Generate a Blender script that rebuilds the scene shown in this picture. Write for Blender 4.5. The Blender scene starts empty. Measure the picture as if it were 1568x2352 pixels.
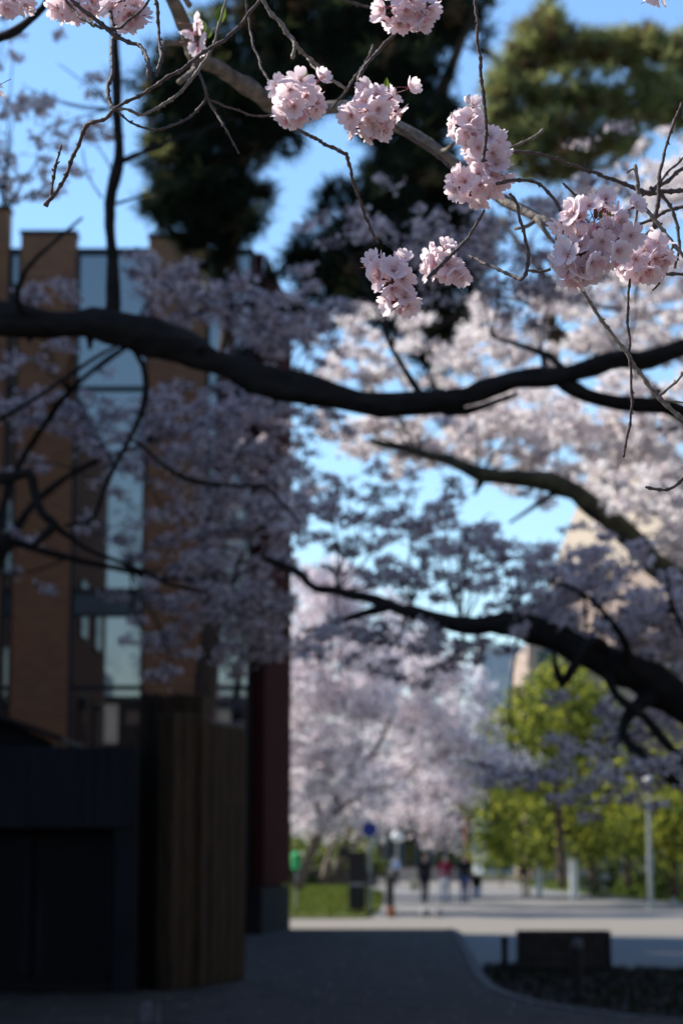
import bpy, math, random
import numpy as np
from mathutils import Vector, Matrix, noise

scene = bpy.context.scene
COL = scene.collection
RAD = math.radians
rnd = random.Random(7)
nrng = np.random.default_rng(11)

# ------------------------------------------------------------------ camera, sky, sun, exposure
CAM_H = 1.6
PITCH = RAD(9.03)
LENS = 50.0
cam_data = bpy.data.cameras.new('camera')
cam = bpy.data.objects.new('camera', cam_data)
COL.objects.link(cam)
cam.location = (0, 0, CAM_H)
cam.rotation_euler = (math.pi / 2 + PITCH, 0, 0)
cam_data.sensor_fit = 'VERTICAL'
cam_data.sensor_height = 23.54
cam_data.sensor_width = 15.69
cam_data.lens = LENS
cam_data.clip_start = 0.05
cam_data.clip_end = 3000
cam_data.dof.use_dof = True
cam_data.dof.focus_distance = 3.2
cam_data.dof.aperture_fstop = 4.0
cam_data.dof.aperture_blades = 0
scene.camera = cam

SUN_EL = RAD(43)
SUN_AZ = RAD(-65)                       # to the left of the view, a little beyond the scene
world = bpy.data.worlds.new('World')
scene.world = world
world.use_nodes = True
wn = world.node_tree
sky = wn.nodes.new('ShaderNodeTexSky')
sky.sky_type = 'NISHITA'
sky.sun_disc = False
sky.sun_elevation = SUN_EL
sky.sun_rotation = SUN_AZ
sky.air_density = 1.35
sky.dust_density = 0.0
sky.ozone_density = 7.5
wn.links.new(sky.outputs[0], wn.nodes['Background'].inputs[0])
wn.nodes['Background'].inputs[1].default_value = 0.125

sun_data = bpy.data.lights.new('sun', 'SUN')
sun_data.energy = 5.0
sun_data.angle = RAD(0.5)
sun_data.color = (1.0, 0.95, 0.87)
sun = bpy.data.objects.new('sun', sun_data)
COL.objects.link(sun)
SUN_DIR = Vector((math.sin(SUN_AZ) * math.cos(SUN_EL), math.cos(SUN_AZ) * math.cos(SUN_EL), math.sin(SUN_EL)))
sun.rotation_euler = SUN_DIR.to_track_quat('Z', 'Y').to_euler()
sun.location = (-30, 20, 40)

vs = scene.view_settings
vs.view_transform = 'Standard'
vs.look = 'None'
vs.exposure = 0.76
vs.gamma = 1.0
vs.use_curve_mapping = False
scene.cycles.use_denoising = True
scene.cycles.max_bounces = 8
scene.cycles.diffuse_bounces = 5
scene.cycles.glossy_bounces = 3
scene.cycles.transmission_bounces = 4
scene.cycles.transparent_max_bounces = 4
scene.cycles.sample_clamp_indirect = 4.0

# ------------------------------------------------------------------ picture measurements -> world
FPX = 4995.0                            # focal length for a picture 1568 wide
PCX, PCY = 784.0, 1176.0
_f = Vector((0, math.cos(PITCH), math.sin(PITCH)))
_u = Vector((0, -math.sin(PITCH), math.cos(PITCH)))

def at(px, py, Y):
    """the point of the place at distance Y that is measured at px, py in the photograph"""
    d = Vector(((px - PCX) / FPX, 0, 0)) + _u * (-(py - PCY) / FPX) + _f
    return Vector((0, 0, CAM_H)) + d * (Y / d.y)

def mpp(Y):
    return Y / FPX                      # metres per picture unit at distance Y

# ------------------------------------------------------------------ materials
MATS = {}

def mat(name, color, rough=0.8, spec=0.3, noise_scale=0, noise_amt=0.0, color2=None, bump=0.0,
        stretch=(1, 1, 1), metallic=0.0, detail=4.0):
    if name in MATS:
        return MATS[name]
    m = bpy.data.materials.new(name)
    m.use_nodes = True
    nt = m.node_tree
    b = nt.nodes['Principled BSDF']
    b.inputs['Roughness'].default_value = rough
    b.inputs['Specular IOR Level'].default_value = spec
    b.inputs['Metallic'].default_value = metallic
    b.inputs['Base Color'].default_value = (*color, 1)
    if noise_scale:
        tc = nt.nodes.new('ShaderNodeTexCoord')
        mp = nt.nodes.new('ShaderNodeMapping')
        mp.inputs['Scale'].default_value = stretch
        nz = nt.nodes.new('ShaderNodeTexNoise')
        nz.inputs['Scale'].default_value = noise_scale
        nz.inputs['Detail'].default_value = detail
        rp = nt.nodes.new('ShaderNodeValToRGB')
        c2 = color2 or tuple(c * (1 - noise_amt) for c in color)
        rp.color_ramp.elements[0].color = (*c2, 1)
        rp.color_ramp.elements[0].position = 0.32
        rp.color_ramp.elements[1].color = (*color, 1)
        rp.color_ramp.elements[1].position = 0.66
        nt.links.new(tc.outputs['Object'], mp.inputs[0])
        nt.links.new(mp.outputs[0], nz.inputs['Vector'])
        nt.links.new(nz.outputs['Fac'], rp.inputs[0])
        nt.links.new(rp.outputs[0], b.inputs['Base Color'])
        if bump:
            bp = nt.nodes.new('ShaderNodeBump')
            bp.inputs['Strength'].default_value = bump
            bp.inputs['Distance'].default_value = 0.02
            nt.links.new(nz.outputs['Fac'], bp.inputs['Height'])
            nt.links.new(bp.outputs[0], b.inputs['Normal'])
    MATS[name] = m
    return m

def leafy(name, color, trans=0.45, color2=None, nscale=3.0, tint=None):
    """thin leaf or petal: diffuse mixed with light coming through"""
    if name in MATS:
        return MATS[name]
    m = bpy.data.materials.new(name)
    m.use_nodes = True
    nt = m.node_tree
    nt.nodes.remove(nt.nodes['Principled BSDF'])
    out = nt.nodes['Material Output']
    df = nt.nodes.new('ShaderNodeBsdfDiffuse')
    tr = nt.nodes.new('ShaderNodeBsdfTranslucent')
    mx = nt.nodes.new('ShaderNodeMixShader')
    mx.inputs[0].default_value = trans
    df.inputs['Color'].default_value = (*color, 1)
    tr.inputs['Color'].default_value = (*(tint or color), 1)
    if color2:
        tc = nt.nodes.new('ShaderNodeTexCoord')
        nz = nt.nodes.new('ShaderNodeTexNoise')
        nz.inputs['Scale'].default_value = nscale
        nz.inputs['Detail'].default_value = 2
        rp = nt.nodes.new('ShaderNodeValToRGB')
        rp.color_ramp.elements[0].position = 0.35
        rp.color_ramp.elements[1].position = 0.65
        rp.color_ramp.elements[0].color = (*color, 1)
        rp.color_ramp.elements[1].color = (*color2, 1)
        nt.links.new(tc.outputs['Object'], nz.inputs['Vector'])
        nt.links.new(nz.outputs['Fac'], rp.inputs[0])
        nt.links.new(rp.outputs[0], df.inputs['Color'])
        if not tint:
            nt.links.new(rp.outputs[0], tr.inputs['Color'])
    nt.links.new(df.outputs[0], mx.inputs[1])
    nt.links.new(tr.outputs[0], mx.inputs[2])
    nt.links.new(mx.outputs[0], out.inputs['Surface'])
    MATS[name] = m
    return m

def petal_material():
    m = bpy.data.materials.new('petal')
    m.use_nodes = True
    nt = m.node_tree
    nt.nodes.remove(nt.nodes['Principled BSDF'])
    out = nt.nodes['Material Output']
    tc = nt.nodes.new('ShaderNodeTexCoord')
    sx = nt.nodes.new('ShaderNodeSeparateXYZ')
    nt.links.new(tc.outputs['Object'], sx.inputs[0])
    rp = nt.nodes.new('ShaderNodeValToRGB')
    mr = nt.nodes.new('ShaderNodeMapRange')
    mr.inputs['From Min'].default_value = 0.0
    mr.inputs['From Max'].default_value = 0.017
    nt.links.new(sx.outputs['Y'], mr.inputs['Value'])
    nt.links.new(mr.outputs[0], rp.inputs[0])
    e = rp.color_ramp.elements
    e[0].position = 0.04
    e[0].color = (0.74, 0.46, 0.50, 1)
    e[1].position = 0.22
    e[1].color = (0.90, 0.74, 0.77, 1)
    x = e.new(1.0)
    x.color = (0.93, 0.83, 0.85, 1)
    # fine veins along the petal
    wv = nt.nodes.new('ShaderNodeTexNoise')
    mp = nt.nodes.new('ShaderNodeMapping')
    mp.inputs['Scale'].default_value = (900, 60, 60)
    wv.inputs['Scale'].default_value = 1.0
    nt.links.new(tc.outputs['Object'], mp.inputs[0])
    nt.links.new(mp.outputs[0], wv.inputs['Vector'])
    hs = nt.nodes.new('ShaderNodeMix')
    hs.data_type = 'RGBA'
    hs.blend_type = 'MULTIPLY'
    vr = nt.nodes.new('ShaderNodeMapRange')
    vr.inputs['To Min'].default_value = 0.0
    vr.inputs['To Max'].default_value = 0.35
    nt.links.new(wv.outputs['Fac'], vr.inputs['Value'])
    nt.links.new(vr.outputs[0], hs.inputs['Factor'])
    nt.links.new(rp.outputs[0], hs.inputs['A'])
    hs.inputs['B'].default_value = (0.86, 0.70, 0.76, 1)
    df = nt.nodes.new('ShaderNodeBsdfDiffuse')
    tr = nt.nodes.new('ShaderNodeBsdfTranslucent')
    gl = nt.nodes.new('ShaderNodeBsdfGlossy')
    gl.inputs['Roughness'].default_value = 0.45
    mx = nt.nodes.new('ShaderNodeMixShader')
    mx.inputs[0].default_value = 0.55
    m2 = nt.nodes.new('ShaderNodeMixShader')
    m2.inputs[0].default_value = 0.03
    nt.links.new(hs.outputs['Result'], df.inputs['Color'])
    nt.links.new(hs.outputs['Result'], tr.inputs['Color'])
    nt.links.new(df.outputs[0], mx.inputs[1])
    nt.links.new(tr.outputs[0], mx.inputs[2])
    nt.links.new(mx.outputs[0], m2.inputs[1])
    nt.links.new(gl.outputs[0], m2.inputs[2])
    nt.links.new(m2.outputs[0], out.inputs['Surface'])
    return m

def brick_material(name, c1, c2, mortar):
    m = bpy.data.materials.new(name)
    m.use_nodes = True
    nt = m.node_tree
    b = nt.nodes['Principled BSDF']
    b.inputs['Roughness'].default_value = 0.85
    tc = nt.nodes.new('ShaderNodeTexCoord')
    sx = nt.nodes.new('ShaderNodeSeparateXYZ')
    cb = nt.nodes.new('ShaderNodeCombineXYZ')
    ad = nt.nodes.new('ShaderNodeMath')
    nt.links.new(tc.outputs['Object'], sx.inputs[0])
    nt.links.new(sx.outputs['X'], ad.inputs[0])
    nt.links.new(sx.outputs['Y'], ad.inputs[1])
    nt.links.new(ad.outputs[0], cb.inputs['X'])
    nt.links.new(sx.outputs['Z'], cb.inputs['Y'])
    br = nt.nodes.new('ShaderNodeTexBrick')
    br.inputs['Color1'].default_value = (*c1, 1)
    br.inputs['Color2'].default_value = (*c2, 1)
    br.inputs['Mortar'].default_value = (*mortar, 1)
    br.inputs['Scale'].default_value = 1.0
    br.inputs['Brick Width'].default_value = 0.23
    br.inputs['Row Height'].default_value = 0.075
    br.inputs['Mortar Size'].default_value = 0.008
    nt.links.new(cb.outputs[0], br.inputs['Vector'])
    nz = nt.nodes.new('ShaderNodeTexNoise')
    nz.inputs['Scale'].default_value = 1.3
    nz.inputs['Detail'].default_value = 6
    nt.links.new(tc.outputs['Object'], nz.inputs['Vector'])
    mx = nt.nodes.new('ShaderNodeMix')
    mx.data_type = 'RGBA'
    mx.blend_type = 'MULTIPLY'
    mx.inputs['Factor'].default_value = 0.5
    nt.links.new(br.outputs['Color'], mx.inputs['A'])
    nt.links.new(nz.outputs['Color'], mx.inputs['B'])
    gg = nt.nodes.new('ShaderNodeMix')
    gg.data_type = 'RGBA'
    gg.inputs['Factor'].default_value = 0.5
    nt.links.new(br.outputs['Color'], gg.inputs['A'])
    nt.links.new(mx.outputs['Result'], gg.inputs['B'])
    nt.links.new(gg.outputs['Result'], b.inputs['Base Color'])
    bp = nt.nodes.new('ShaderNodeBump')
    bp.inputs['Strength'].default_value = 0.5
    bp.inputs['Distance'].default_value = 0.01
    nt.links.new(br.outputs['Fac'], bp.inputs['Height'])
    bp.invert = True
    nt.links.new(bp.outputs[0], b.inputs['Normal'])
    MATS[name] = m
    return m

def glass_material(name, color, rough=0.02, ior=1.9):
    m = bpy.data.materials.new(name)
    m.use_nodes = True
    b = m.node_tree.nodes['Principled BSDF']
    b.inputs['Base Color'].default_value = (*color, 1)
    b.inputs['Roughness'].default_value = rough
    b.inputs['IOR'].default_value = ior
    MATS[name] = m
    return m

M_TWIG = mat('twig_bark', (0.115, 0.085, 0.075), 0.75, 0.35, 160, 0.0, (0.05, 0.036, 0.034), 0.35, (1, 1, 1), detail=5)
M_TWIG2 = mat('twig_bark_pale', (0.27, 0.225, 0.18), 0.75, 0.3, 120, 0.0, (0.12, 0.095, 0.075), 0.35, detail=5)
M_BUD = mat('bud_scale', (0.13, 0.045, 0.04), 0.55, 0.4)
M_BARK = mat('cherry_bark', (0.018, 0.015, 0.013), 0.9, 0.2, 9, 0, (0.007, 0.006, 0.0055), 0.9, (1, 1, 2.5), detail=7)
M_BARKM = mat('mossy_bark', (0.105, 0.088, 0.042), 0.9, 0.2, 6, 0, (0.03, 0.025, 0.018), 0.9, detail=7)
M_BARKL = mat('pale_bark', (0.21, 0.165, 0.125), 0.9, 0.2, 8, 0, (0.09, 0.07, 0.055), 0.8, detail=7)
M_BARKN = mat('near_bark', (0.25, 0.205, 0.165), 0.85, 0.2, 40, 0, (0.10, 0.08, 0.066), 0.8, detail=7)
M_PINEBARK = mat('pine_bark', (0.14, 0.09, 0.06), 0.9, 0.2, 7, 0, (0.05, 0.034, 0.025), 0.9, detail=7)
M_PETAL = petal_material()
M_PETALBUD = leafy('pink_bud', (0.80, 0.42, 0.48), 0.35)
M_CALYX = mat('calyx', (0.20, 0.045, 0.055), 0.6, 0.3)
M_STAMEN = mat('stamen', (0.46, 0.30, 0.12), 0.6, 0.2)
M_LEAF = leafy('young_leaf', (0.16, 0.24, 0.035), 0.5)
M_BL1 = leafy('far_blossom_white', (0.92, 0.88, 0.87), 0.5)
M_BL2 = leafy('far_blossom_pink', (0.82, 0.69, 0.72), 0.45)
M_BL3 = leafy('far_blossom_calyx_shade', (0.20, 0.165, 0.205), 0.3)  # calyx tone cooled to lavender; also carries painted shade in the crowns
M_GR1 = leafy('fresh_leaf', (0.31, 0.31, 0.05), 0.5, tint=(0.44, 0.44, 0.06))
M_GR2 = leafy('mid_leaf', (0.13, 0.165, 0.045), 0.45, tint=(0.20, 0.25, 0.05))
M_GR3 = leafy('dark_leaf', (0.045, 0.06, 0.02), 0.3)
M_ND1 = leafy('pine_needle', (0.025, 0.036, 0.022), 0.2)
M_ND2 = leafy('pine_needle_sunlit', (0.29, 0.30, 0.11), 0.55)  # golden sunlight on the needles put into their colour
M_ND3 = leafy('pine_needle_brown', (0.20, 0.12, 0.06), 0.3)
M_BRICK = brick_material('brown_brick', (0.42, 0.175, 0.070), (0.31, 0.125, 0.052), (0.24, 0.16, 0.10))
M_BRICKF = brick_material('tan_brick', (0.42, 0.30, 0.21), (0.36, 0.25, 0.18), (0.38, 0.31, 0.25))
M_DBRICK = brick_material('dark_brick', (0.09, 0.055, 0.04), (0.07, 0.042, 0.03), (0.07, 0.06, 0.05))
M_GLASS = glass_material('window_glass', (0.006, 0.009, 0.012), 0.015, 2.7)
M_GLASSF = glass_material('far_glass', (0.25, 0.36, 0.45), 0.15, 1.6)
M_FRAME = mat('dark_frame', (0.016, 0.017, 0.02), 0.5, 0.4)
M_SPAND = mat('spandrel', (0.06, 0.075, 0.09), 0.35, 0.5, 2, 0.3)
M_RED = mat('oxide_red_cladding', (0.058, 0.018, 0.016), 0.95, 0.02, 6, 0.35, None, 0, (6, 6, 0.4))
M_PLINTH = mat('concrete_plinth', (0.026, 0.026, 0.025), 0.95, 0.05, 3, 0.35, None, 0.2)
M_GATE = mat('slate_gate', (0.021, 0.024, 0.028), 0.65, 0.2, 3, 0, (0.010, 0.0115, 0.0135), 0.1, (5, 5, 0.35))
M_DOOR = mat('black_door', (0.010, 0.0105, 0.0115), 0.65, 0.2, 3, 0.3, None, 0, (3, 3, .5))
M_WOOD = mat('weathered_plank', (0.085, 0.057, 0.031), 0.9, 0.1, 5, 0, (0.026, 0.02, 0.014), 0.5, (8, 8, 0.45), detail=6)
M_WOODSHADE = mat('shaded_plank', (0.04, 0.03, 0.022), 0.85, 0.2, 5, 0, (0.018, 0.015, 0.013), 0.5, (8, 8, 0.45), detail=6)  # plank tone with the unlit side put into its colour
M_COPING = mat('pale_coping', (0.14, 0.115, 0.09), 0.85, 0.2, 9, 0.4)
M_ROOF = mat('gate_roof', (0.05, 0.04, 0.034), 0.8, 0.2, 6, 0.4)
M_STUB = mat('grey_stub', (0.20, 0.20, 0.20), 0.8, 0.2, 12, 0.4)
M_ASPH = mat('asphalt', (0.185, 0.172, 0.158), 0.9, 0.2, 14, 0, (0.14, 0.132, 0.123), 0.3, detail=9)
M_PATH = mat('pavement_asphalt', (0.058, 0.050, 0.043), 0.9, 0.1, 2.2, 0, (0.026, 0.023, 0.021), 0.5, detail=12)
M_BEIGE = mat('beige_paving', (0.20, 0.175, 0.142), 0.9, 0.2, 5, 0.12, None, 0.1, detail=8)
M_BOUNCE = mat('bounce_ground_paving', (0.16, 0.142, 0.12), 0.9, 0.2, 5, 0.15)
M_KERB = mat('kerb_stone', (0.085, 0.083, 0.08), 0.85, 0.2, 10, 0.3)
M_SOIL = mat('soil', (0.034, 0.028, 0.02), 0.95, 0.1, 4, 0, (0.016, 0.014, 0.010), 0.6, detail=8)
M_LAND = mat('land', (0.10, 0.10, 0.05), 0.95, 0.1, 0.5, 0.4, None, 0)
M_GRASS = leafy('grass_blade', (0.085, 0.12, 0.02), 0.45, (0.15, 0.16, 0.03), 2.0)
M_TURF = mat('turf', (0.08, 0.105, 0.022), 0.95, 0.1, 2.0, 0, (0.05, 0.058, 0.02), 0.4, detail=6)
M_BLACK = mat('black_paint', (0.012, 0.012, 0.014), 0.55, 0.4)
M_DARKBOX = mat('dark_timber_box', (0.06, 0.05, 0.042), 0.8, 0.2, 6, 0.4)
M_STEEL = mat('grey_steel', (0.30, 0.31, 0.32), 0.5, 0.4, 8, 0.15)
M_STUBCAP = mat('bollard_cap_grey', (0.09, 0.095, 0.10), 0.6, 0.3)
M_LAMPP = mat('pale_lamp_paint', (0.34, 0.35, 0.31), 0.55, 0.4, 6, 0.15)
M_WHITE = mat('white_paint', (0.78, 0.76, 0.72), 0.6, 0.3)
M_BLUE = mat('sign_blue', (0.012, 0.04, 0.24), 0.4, 0.4)
M_GREEN = mat('green_plastic', (0.03, 0.42, 0.14), 0.45, 0.4)
M_ORANGE = mat('orange_brown_paint', (0.38, 0.16, 0.08), 0.7, 0.3, 6, 0.3)
M_CONC = mat('concrete', (0.34, 0.32, 0.30), 0.85, 0.2, 3, 0.25)
M_TILE = mat('tan_roof', (0.46, 0.37, 0.28), 0.8, 0.2, 5, 0.2, None, 0, (12, 12, 1))
M_TERRA = mat('terracotta_wall', (0.42, 0.31, 0.25), 0.85, 0.2, 3, 0.2)
M_PALEW = mat('pale_wall', (0.55, 0.58, 0.62), 0.8, 0.2, 2, 0.12)
M_TEAL = mat('dark_teal_panel', (0.03, 0.055, 0.06), 0.4, 0.4)
M_SKIN = mat('skin', (0.52, 0.33, 0.25), 0.6, 0.3)
M_HAIRD = mat('dark_hair', (0.018, 0.013, 0.011), 0.6, 0.3)
M_HAIRO = mat('orange_hair', (0.42, 0.13, 0.045), 0.6, 0.3)
M_CBLACK = mat('black_cloth', (0.014, 0.014, 0.018), 0.9, 0.1)
M_CMAROON = mat('maroon_cloth', (0.22, 0.018, 0.05), 0.9, 0.1)
M_CJEANS = mat('blue_denim', (0.05, 0.10, 0.24), 0.9, 0.1)
M_CPALE = mat('pale_denim', (0.36, 0.40, 0.50), 0.9, 0.1)
M_CNAVY = mat('navy_cloth', (0.018, 0.022, 0.045), 0.9, 0.1)
M_CCREAM = mat('cream_cloth', (0.62, 0.56, 0.36), 0.9, 0.1)
M_CGREY = mat('grey_cloth', (0.10, 0.10, 0.115), 0.9, 0.1)
M_CTAN = mat('tan_cloth', (0.42, 0.32, 0.22), 0.9, 0.1)
M_EYE = mat('eye_dark', (0.02, 0.015, 0.012), 0.3, 0.5)
M_RUBBER = mat('tyre_rubber', (0.018, 0.018, 0.018), 0.8, 0.2)

# ------------------------------------------------------------------ builders
def tag(o, label=None, cat=None, group=None, kind=None):
    if label: o['label'] = label
    if cat: o['category'] = cat
    if group: o['group'] = group
    if kind: o['kind'] = kind
    return o

def empty(name, loc=(0, 0, 0), label=None, cat=None, group=None, rz=0.0):
    o = bpy.data.objects.new(name, None)
    o.empty_display_size = 0.1
    o.location = loc
    o.rotation_euler = (0, 0, rz)
    COL.objects.link(o)
    return tag(o, label, cat, group)

class MB:
    """collects vertices and faces in world space, built as ONE mesh object"""
    def __init__(self):
        self.v, self.f, self.m = [], [], []

    def add(self, verts, faces, mi=0):
        n = len(self.v)
        self.v += [tuple(p) for p in verts]
        self.f += [tuple(i + n for i in f) for f in faces]
        self.m += [mi] * len(faces)

    def box(self, lo, hi, mi=0, bev=0.0, rz=0.0, c=None):
        x0, y0, z0 = lo
        x1, y1, z1 = hi
        if bev <= 0:
            vs_ = [(x0, y0, z0), (x1, y0, z0), (x1, y1, z0), (x0, y1, z0), (x0, y0, z1), (x1, y0, z1), (x1, y1, z1), (x0, y1, z1)]
            fs = [(0, 3, 2, 1), (4, 5, 6, 7), (0, 1, 5, 4), (1, 2, 6, 5), (2, 3, 7, 6), (3, 0, 4, 7)]
        else:
            b = min(bev, (x1 - x0) * .45, (y1 - y0) * .45, (z1 - z0) * .45)
            ring = [(x0 + b, y0), (x1 - b, y0), (x1, y0 + b), (x1, y1 - b), (x1 - b, y1), (x0 + b, y1), (x0, y1 - b), (x0, y0 + b)]
            cx, cy = (x0 + x1) / 2, (y0 + y1) / 2
            ins = []
            for (x, y) in ring:
                ins.append((cx + (x - cx) * (1 - 2 * b / (x1 - x0)), cy + (y - cy) * (1 - 2 * b / (y1 - y0))))
            vs_ = [(x, y, z0) for x, y in ins] + [(x, y, z0 + b) for x, y in ring] + [(x, y, z1 - b) for x, y in ring] + [(x, y, z1) for x, y in ins]
            fs = [tuple(range(7, -1, -1)), tuple(range(24, 32))]
            for k in range(3):
                for i in range(8):
                    j = (i + 1) % 8
                    fs.append((k * 8 + i, k * 8 + j, k * 8 + 8 + j, k * 8 + 8 + i))
        if rz:
            cx, cy = c if c else ((x0 + x1) / 2, (y0 + y1) / 2)
            co, si = math.cos(rz), math.sin(rz)
            vs_ = [(cx + (x - cx) * co - (y - cy) * si, cy + (x - cx) * si + (y - cy) * co, z) for x, y, z in vs_]
        self.add(vs_, fs, mi)

    def prism(self, poly, axis, a, b, mi=0):
        """a polygon (list of 2-D points) swept from a to b along axis 'x', 'y' or 'z'"""
        n = len(poly)
        def p3(p, t):
            return {'x': (t, p[0], p[1]), 'y': (p[0], t, p[1]), 'z': (p[0], p[1], t)}[axis]
        vs_ = [p3(p, a) for p in poly] + [p3(p, b) for p in poly]
        fs = [tuple(range(n - 1, -1, -1)), tuple(range(n, 2 * n))]
        fs += [(i, (i + 1) % n, n + (i + 1) % n, n + i) for i in range(n)]
        self.add(vs_, fs, mi)

    def tube(self, pts, radii, sides=8, mi=0, cap=True, jitter=0.0, seed=0.0):
        pts = [Vector(p) for p in pts]
        n = len(pts)
        t = (pts[1] - pts[0]).normalized()
        ref = Vector((0, 0, 1)) if abs(t.z) < 0.9 else Vector((1, 0, 0))
        nrm = t.cross(ref).normalized()
        verts = []
        for i in range(n):
            t = (pts[min(i + 1, n - 1)] - pts[max(i - 1, 0)])
            if t.length < 1e-9:
                t = Vector((0, 0, 1))
            t.normalize()
            nrm = nrm - t * nrm.dot(t)
            if nrm.length < 1e-6:
                nrm = t.orthogonal()
            nrm.normalize()
            bn = t.cross(nrm)
            for k in range(sides):
                a = 2 * math.pi * k / sides
                r = radii[i]
                if jitter:
                    r *= 1 + jitter * noise.noise(Vector((math.cos(a) * 1.3 + seed, math.sin(a) * 1.3, i * 0.6 + seed)))
                verts.append(pts[i] + (nrm * math.cos(a) + bn * math.sin(a)) * r)
        faces = []
        for i in range(n - 1):
            for k in range(sides):
                k2 = (k + 1) % sides
                faces.append((i * sides + k, i * sides + k2, (i + 1) * sides + k2, (i + 1) * sides + k))
        if cap:
            faces.append(tuple(range(sides - 1, -1, -1)))
            faces.append(tuple((n - 1) * sides + k for k in range(sides)))
        self.add(verts, faces, mi)

    def ball(self, c, r, seg=10, rings=7, mi=0):
        c = Vector(c)
        rx, ry, rz = (r, r, r) if not hasattr(r, '__len__') else r
        verts = [c + Vector((0, 0, rz))]
        for i in range(1, rings):
            th = math.pi * i / rings
            for k in range(seg):
                a = 2 * math.pi * k / seg
                verts.append(c + Vector((rx * math.sin(th) * math.cos(a), ry * math.sin(th) * math.sin(a), rz * math.cos(th))))
        verts.append(c - Vector((0, 0, rz)))
        fs = [(0, 1 + k, 1 + (k + 1) % seg) for k in range(seg)]
        for i in range(rings - 2):
            for k in range(seg):
                a, b = 1 + i * seg + k, 1 + i * seg + (k + 1) % seg
                fs.append((a, a + seg, b + seg, b))
        L = len(verts) - 1
        o = 1 + (rings - 2) * seg
        fs += [(L, o + (k + 1) % seg, o + k) for k in range(seg)]
        self.add(verts, fs, mi)

    def capsule(self, a, b, ra, rb, sides=10, mi=0):
        a, b = Vector(a), Vector(b)
        d = (b - a)
        L = d.length
        d = d / L if L > 1e-9 else Vector((0, 0, 1))
        pts, rad = [], []
        for i in range(4):
            th = math.pi / 2 * (1 - (i + .35) / 4.0)
            pts.append(a - d * ra * math.sin(th)); rad.append(max(ra * math.cos(th), ra * .06))
        for s in (0, .5, 1):
            pts.append(a + d * L * s); rad.append(ra + (rb - ra) * s)
        for i in range(4):
            th = math.pi / 2 * ((i + .65 + .0) / 4.0)
            pts.append(b + d * rb * math.sin(th)); rad.append(max(rb * math.cos(th), rb * .06))
        self.tube(pts, rad, sides, mi)

    def mesh(self, name, mats, smooth=False):
        me = bpy.data.meshes.new(name)
        me.from_pydata(self.v, [], self.f)
        for m in (mats if isinstance(mats, (list, tuple)) else [mats]):
            me.materials.append(m)
        if any(self.m):
            me.polygons.foreach_set('material_index', self.m)
        if smooth:
            me.polygons.foreach_set('use_smooth', [True] * len(self.f))
        me.update()
        return me

    def build(self, name, mats, parent=None, smooth=False, origin=None):
        """links the mesh; vertices are world positions, the object's origin goes to origin"""
        if origin is not None:
            ox, oy, oz = origin
            self.v = [(x - ox, y - oy, z - oz) for x, y, z in self.v]
        o = bpy.data.objects.new(name, self.mesh(name, mats, smooth))
        if origin is not None:
            o.location = origin
        COL.objects.link(o)
        if parent is not None:
            o.parent = parent
            base = Vector(origin) if origin is not None else Vector((0, 0, 0))
            loc = parent.matrix_basis.translation if parent.parent is None else parent.parent.matrix_basis.translation + parent.matrix_basis.translation
            o.location = base - loc
        return o

def copy_to(o, parent, name=None):
    c = o.copy()
    COL.objects.link(c)
    c.parent = parent
    return c

def copy_tree(o, parent=None):
    c = o.copy()
    COL.objects.link(c)
    c.parent = parent
    for ch in list(o.children):
        copy_tree(ch, c)
    return c

def spline(pts, step):
    """Catmull-Rom through points (Vector, radius) resampled about every step metres"""
    P = [p for p in pts]
    P = [P[0]] + P + [P[-1]]
    out = []
    for i in range(1, len(P) - 2):
        a, b, c, d = P[i - 1], P[i], P[i + 1], P[i + 2]
        L = (c[0] - b[0]).length
        n = max(2, int(L / step + .5))
        for k in range(n):
            t = k / n
            t2, t3 = t * t, t * t * t
            q = 0.5 * ((2 * b[0]) + (c[0] - a[0]) * t + (2 * a[0] - 5 * b[0] + 4 * c[0] - d[0]) * t2 + (3 * b[0] - a[0] - 3 * c[0] + d[0]) * t3)
            out.append((q, b[1] + (c[1] - b[1]) * t))
    out.append(P[-2])
    return out

def quads_mesh(name, corners, mats, midx=None):
    """corners: (n,4,3) array -> one mesh of n loose quads"""
    n = len(corners)
    me = bpy.data.meshes.new(name)
    me.vertices.add(n * 4)
    me.vertices.foreach_set('co', np.ascontiguousarray(corners, dtype=np.float32).reshape(-1))
    me.loops.add(n * 4)
    me.loops.foreach_set('vertex_index', np.arange(n * 4, dtype=np.int32))
    me.polygons.add(n)
    me.polygons.foreach_set('loop_start', np.arange(0, n * 4, 4, dtype=np.int32))
    for m in mats:
        me.materials.append(m)
    if midx is not None:
        me.polygons.foreach_set('material_index', np.ascontiguousarray(midx, dtype=np.int32))
    me.update(calc_edges=True)
    return me

def link_mesh(name, me, parent=None, kind=None):
    o = bpy.data.objects.new(name, me)
    COL.objects.link(o)
    if parent is not None:
        o.parent = parent
        o.location = -parent.matrix_basis.translation
    if kind: o['kind'] = kind
    return o

def rand_unit(n):
    v = nrng.normal(size=(n, 3))
    return v / np.linalg.norm(v, axis=1, keepdims=True)

def faces_at(cen, size, aspect=1.0, nbias=None, bend=0.25):
    """loose leaf-sized quads (diamonds, slightly folded) with random facing at centres cen (n,3)"""
    n = len(cen)
    nn = rand_unit(n)
    if nbias is not None:
        nn = nn + np.array(nbias)[None]
        nn /= np.linalg.norm(nn, axis=1, keepdims=True)
    t = np.cross(nn, rand_unit(n))
    t /= np.linalg.norm(t, axis=1, keepdims=True) + 1e-9
    b = np.cross(nn, t)
    s = size * (0.7 + 0.6 * nrng.random(n))[:, None]
    fold = nn * s * bend
    return np.stack([cen - t * s * aspect, cen - b * s + fold, cen + t * s * aspect, cen + b * s + fold], axis=1)

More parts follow.
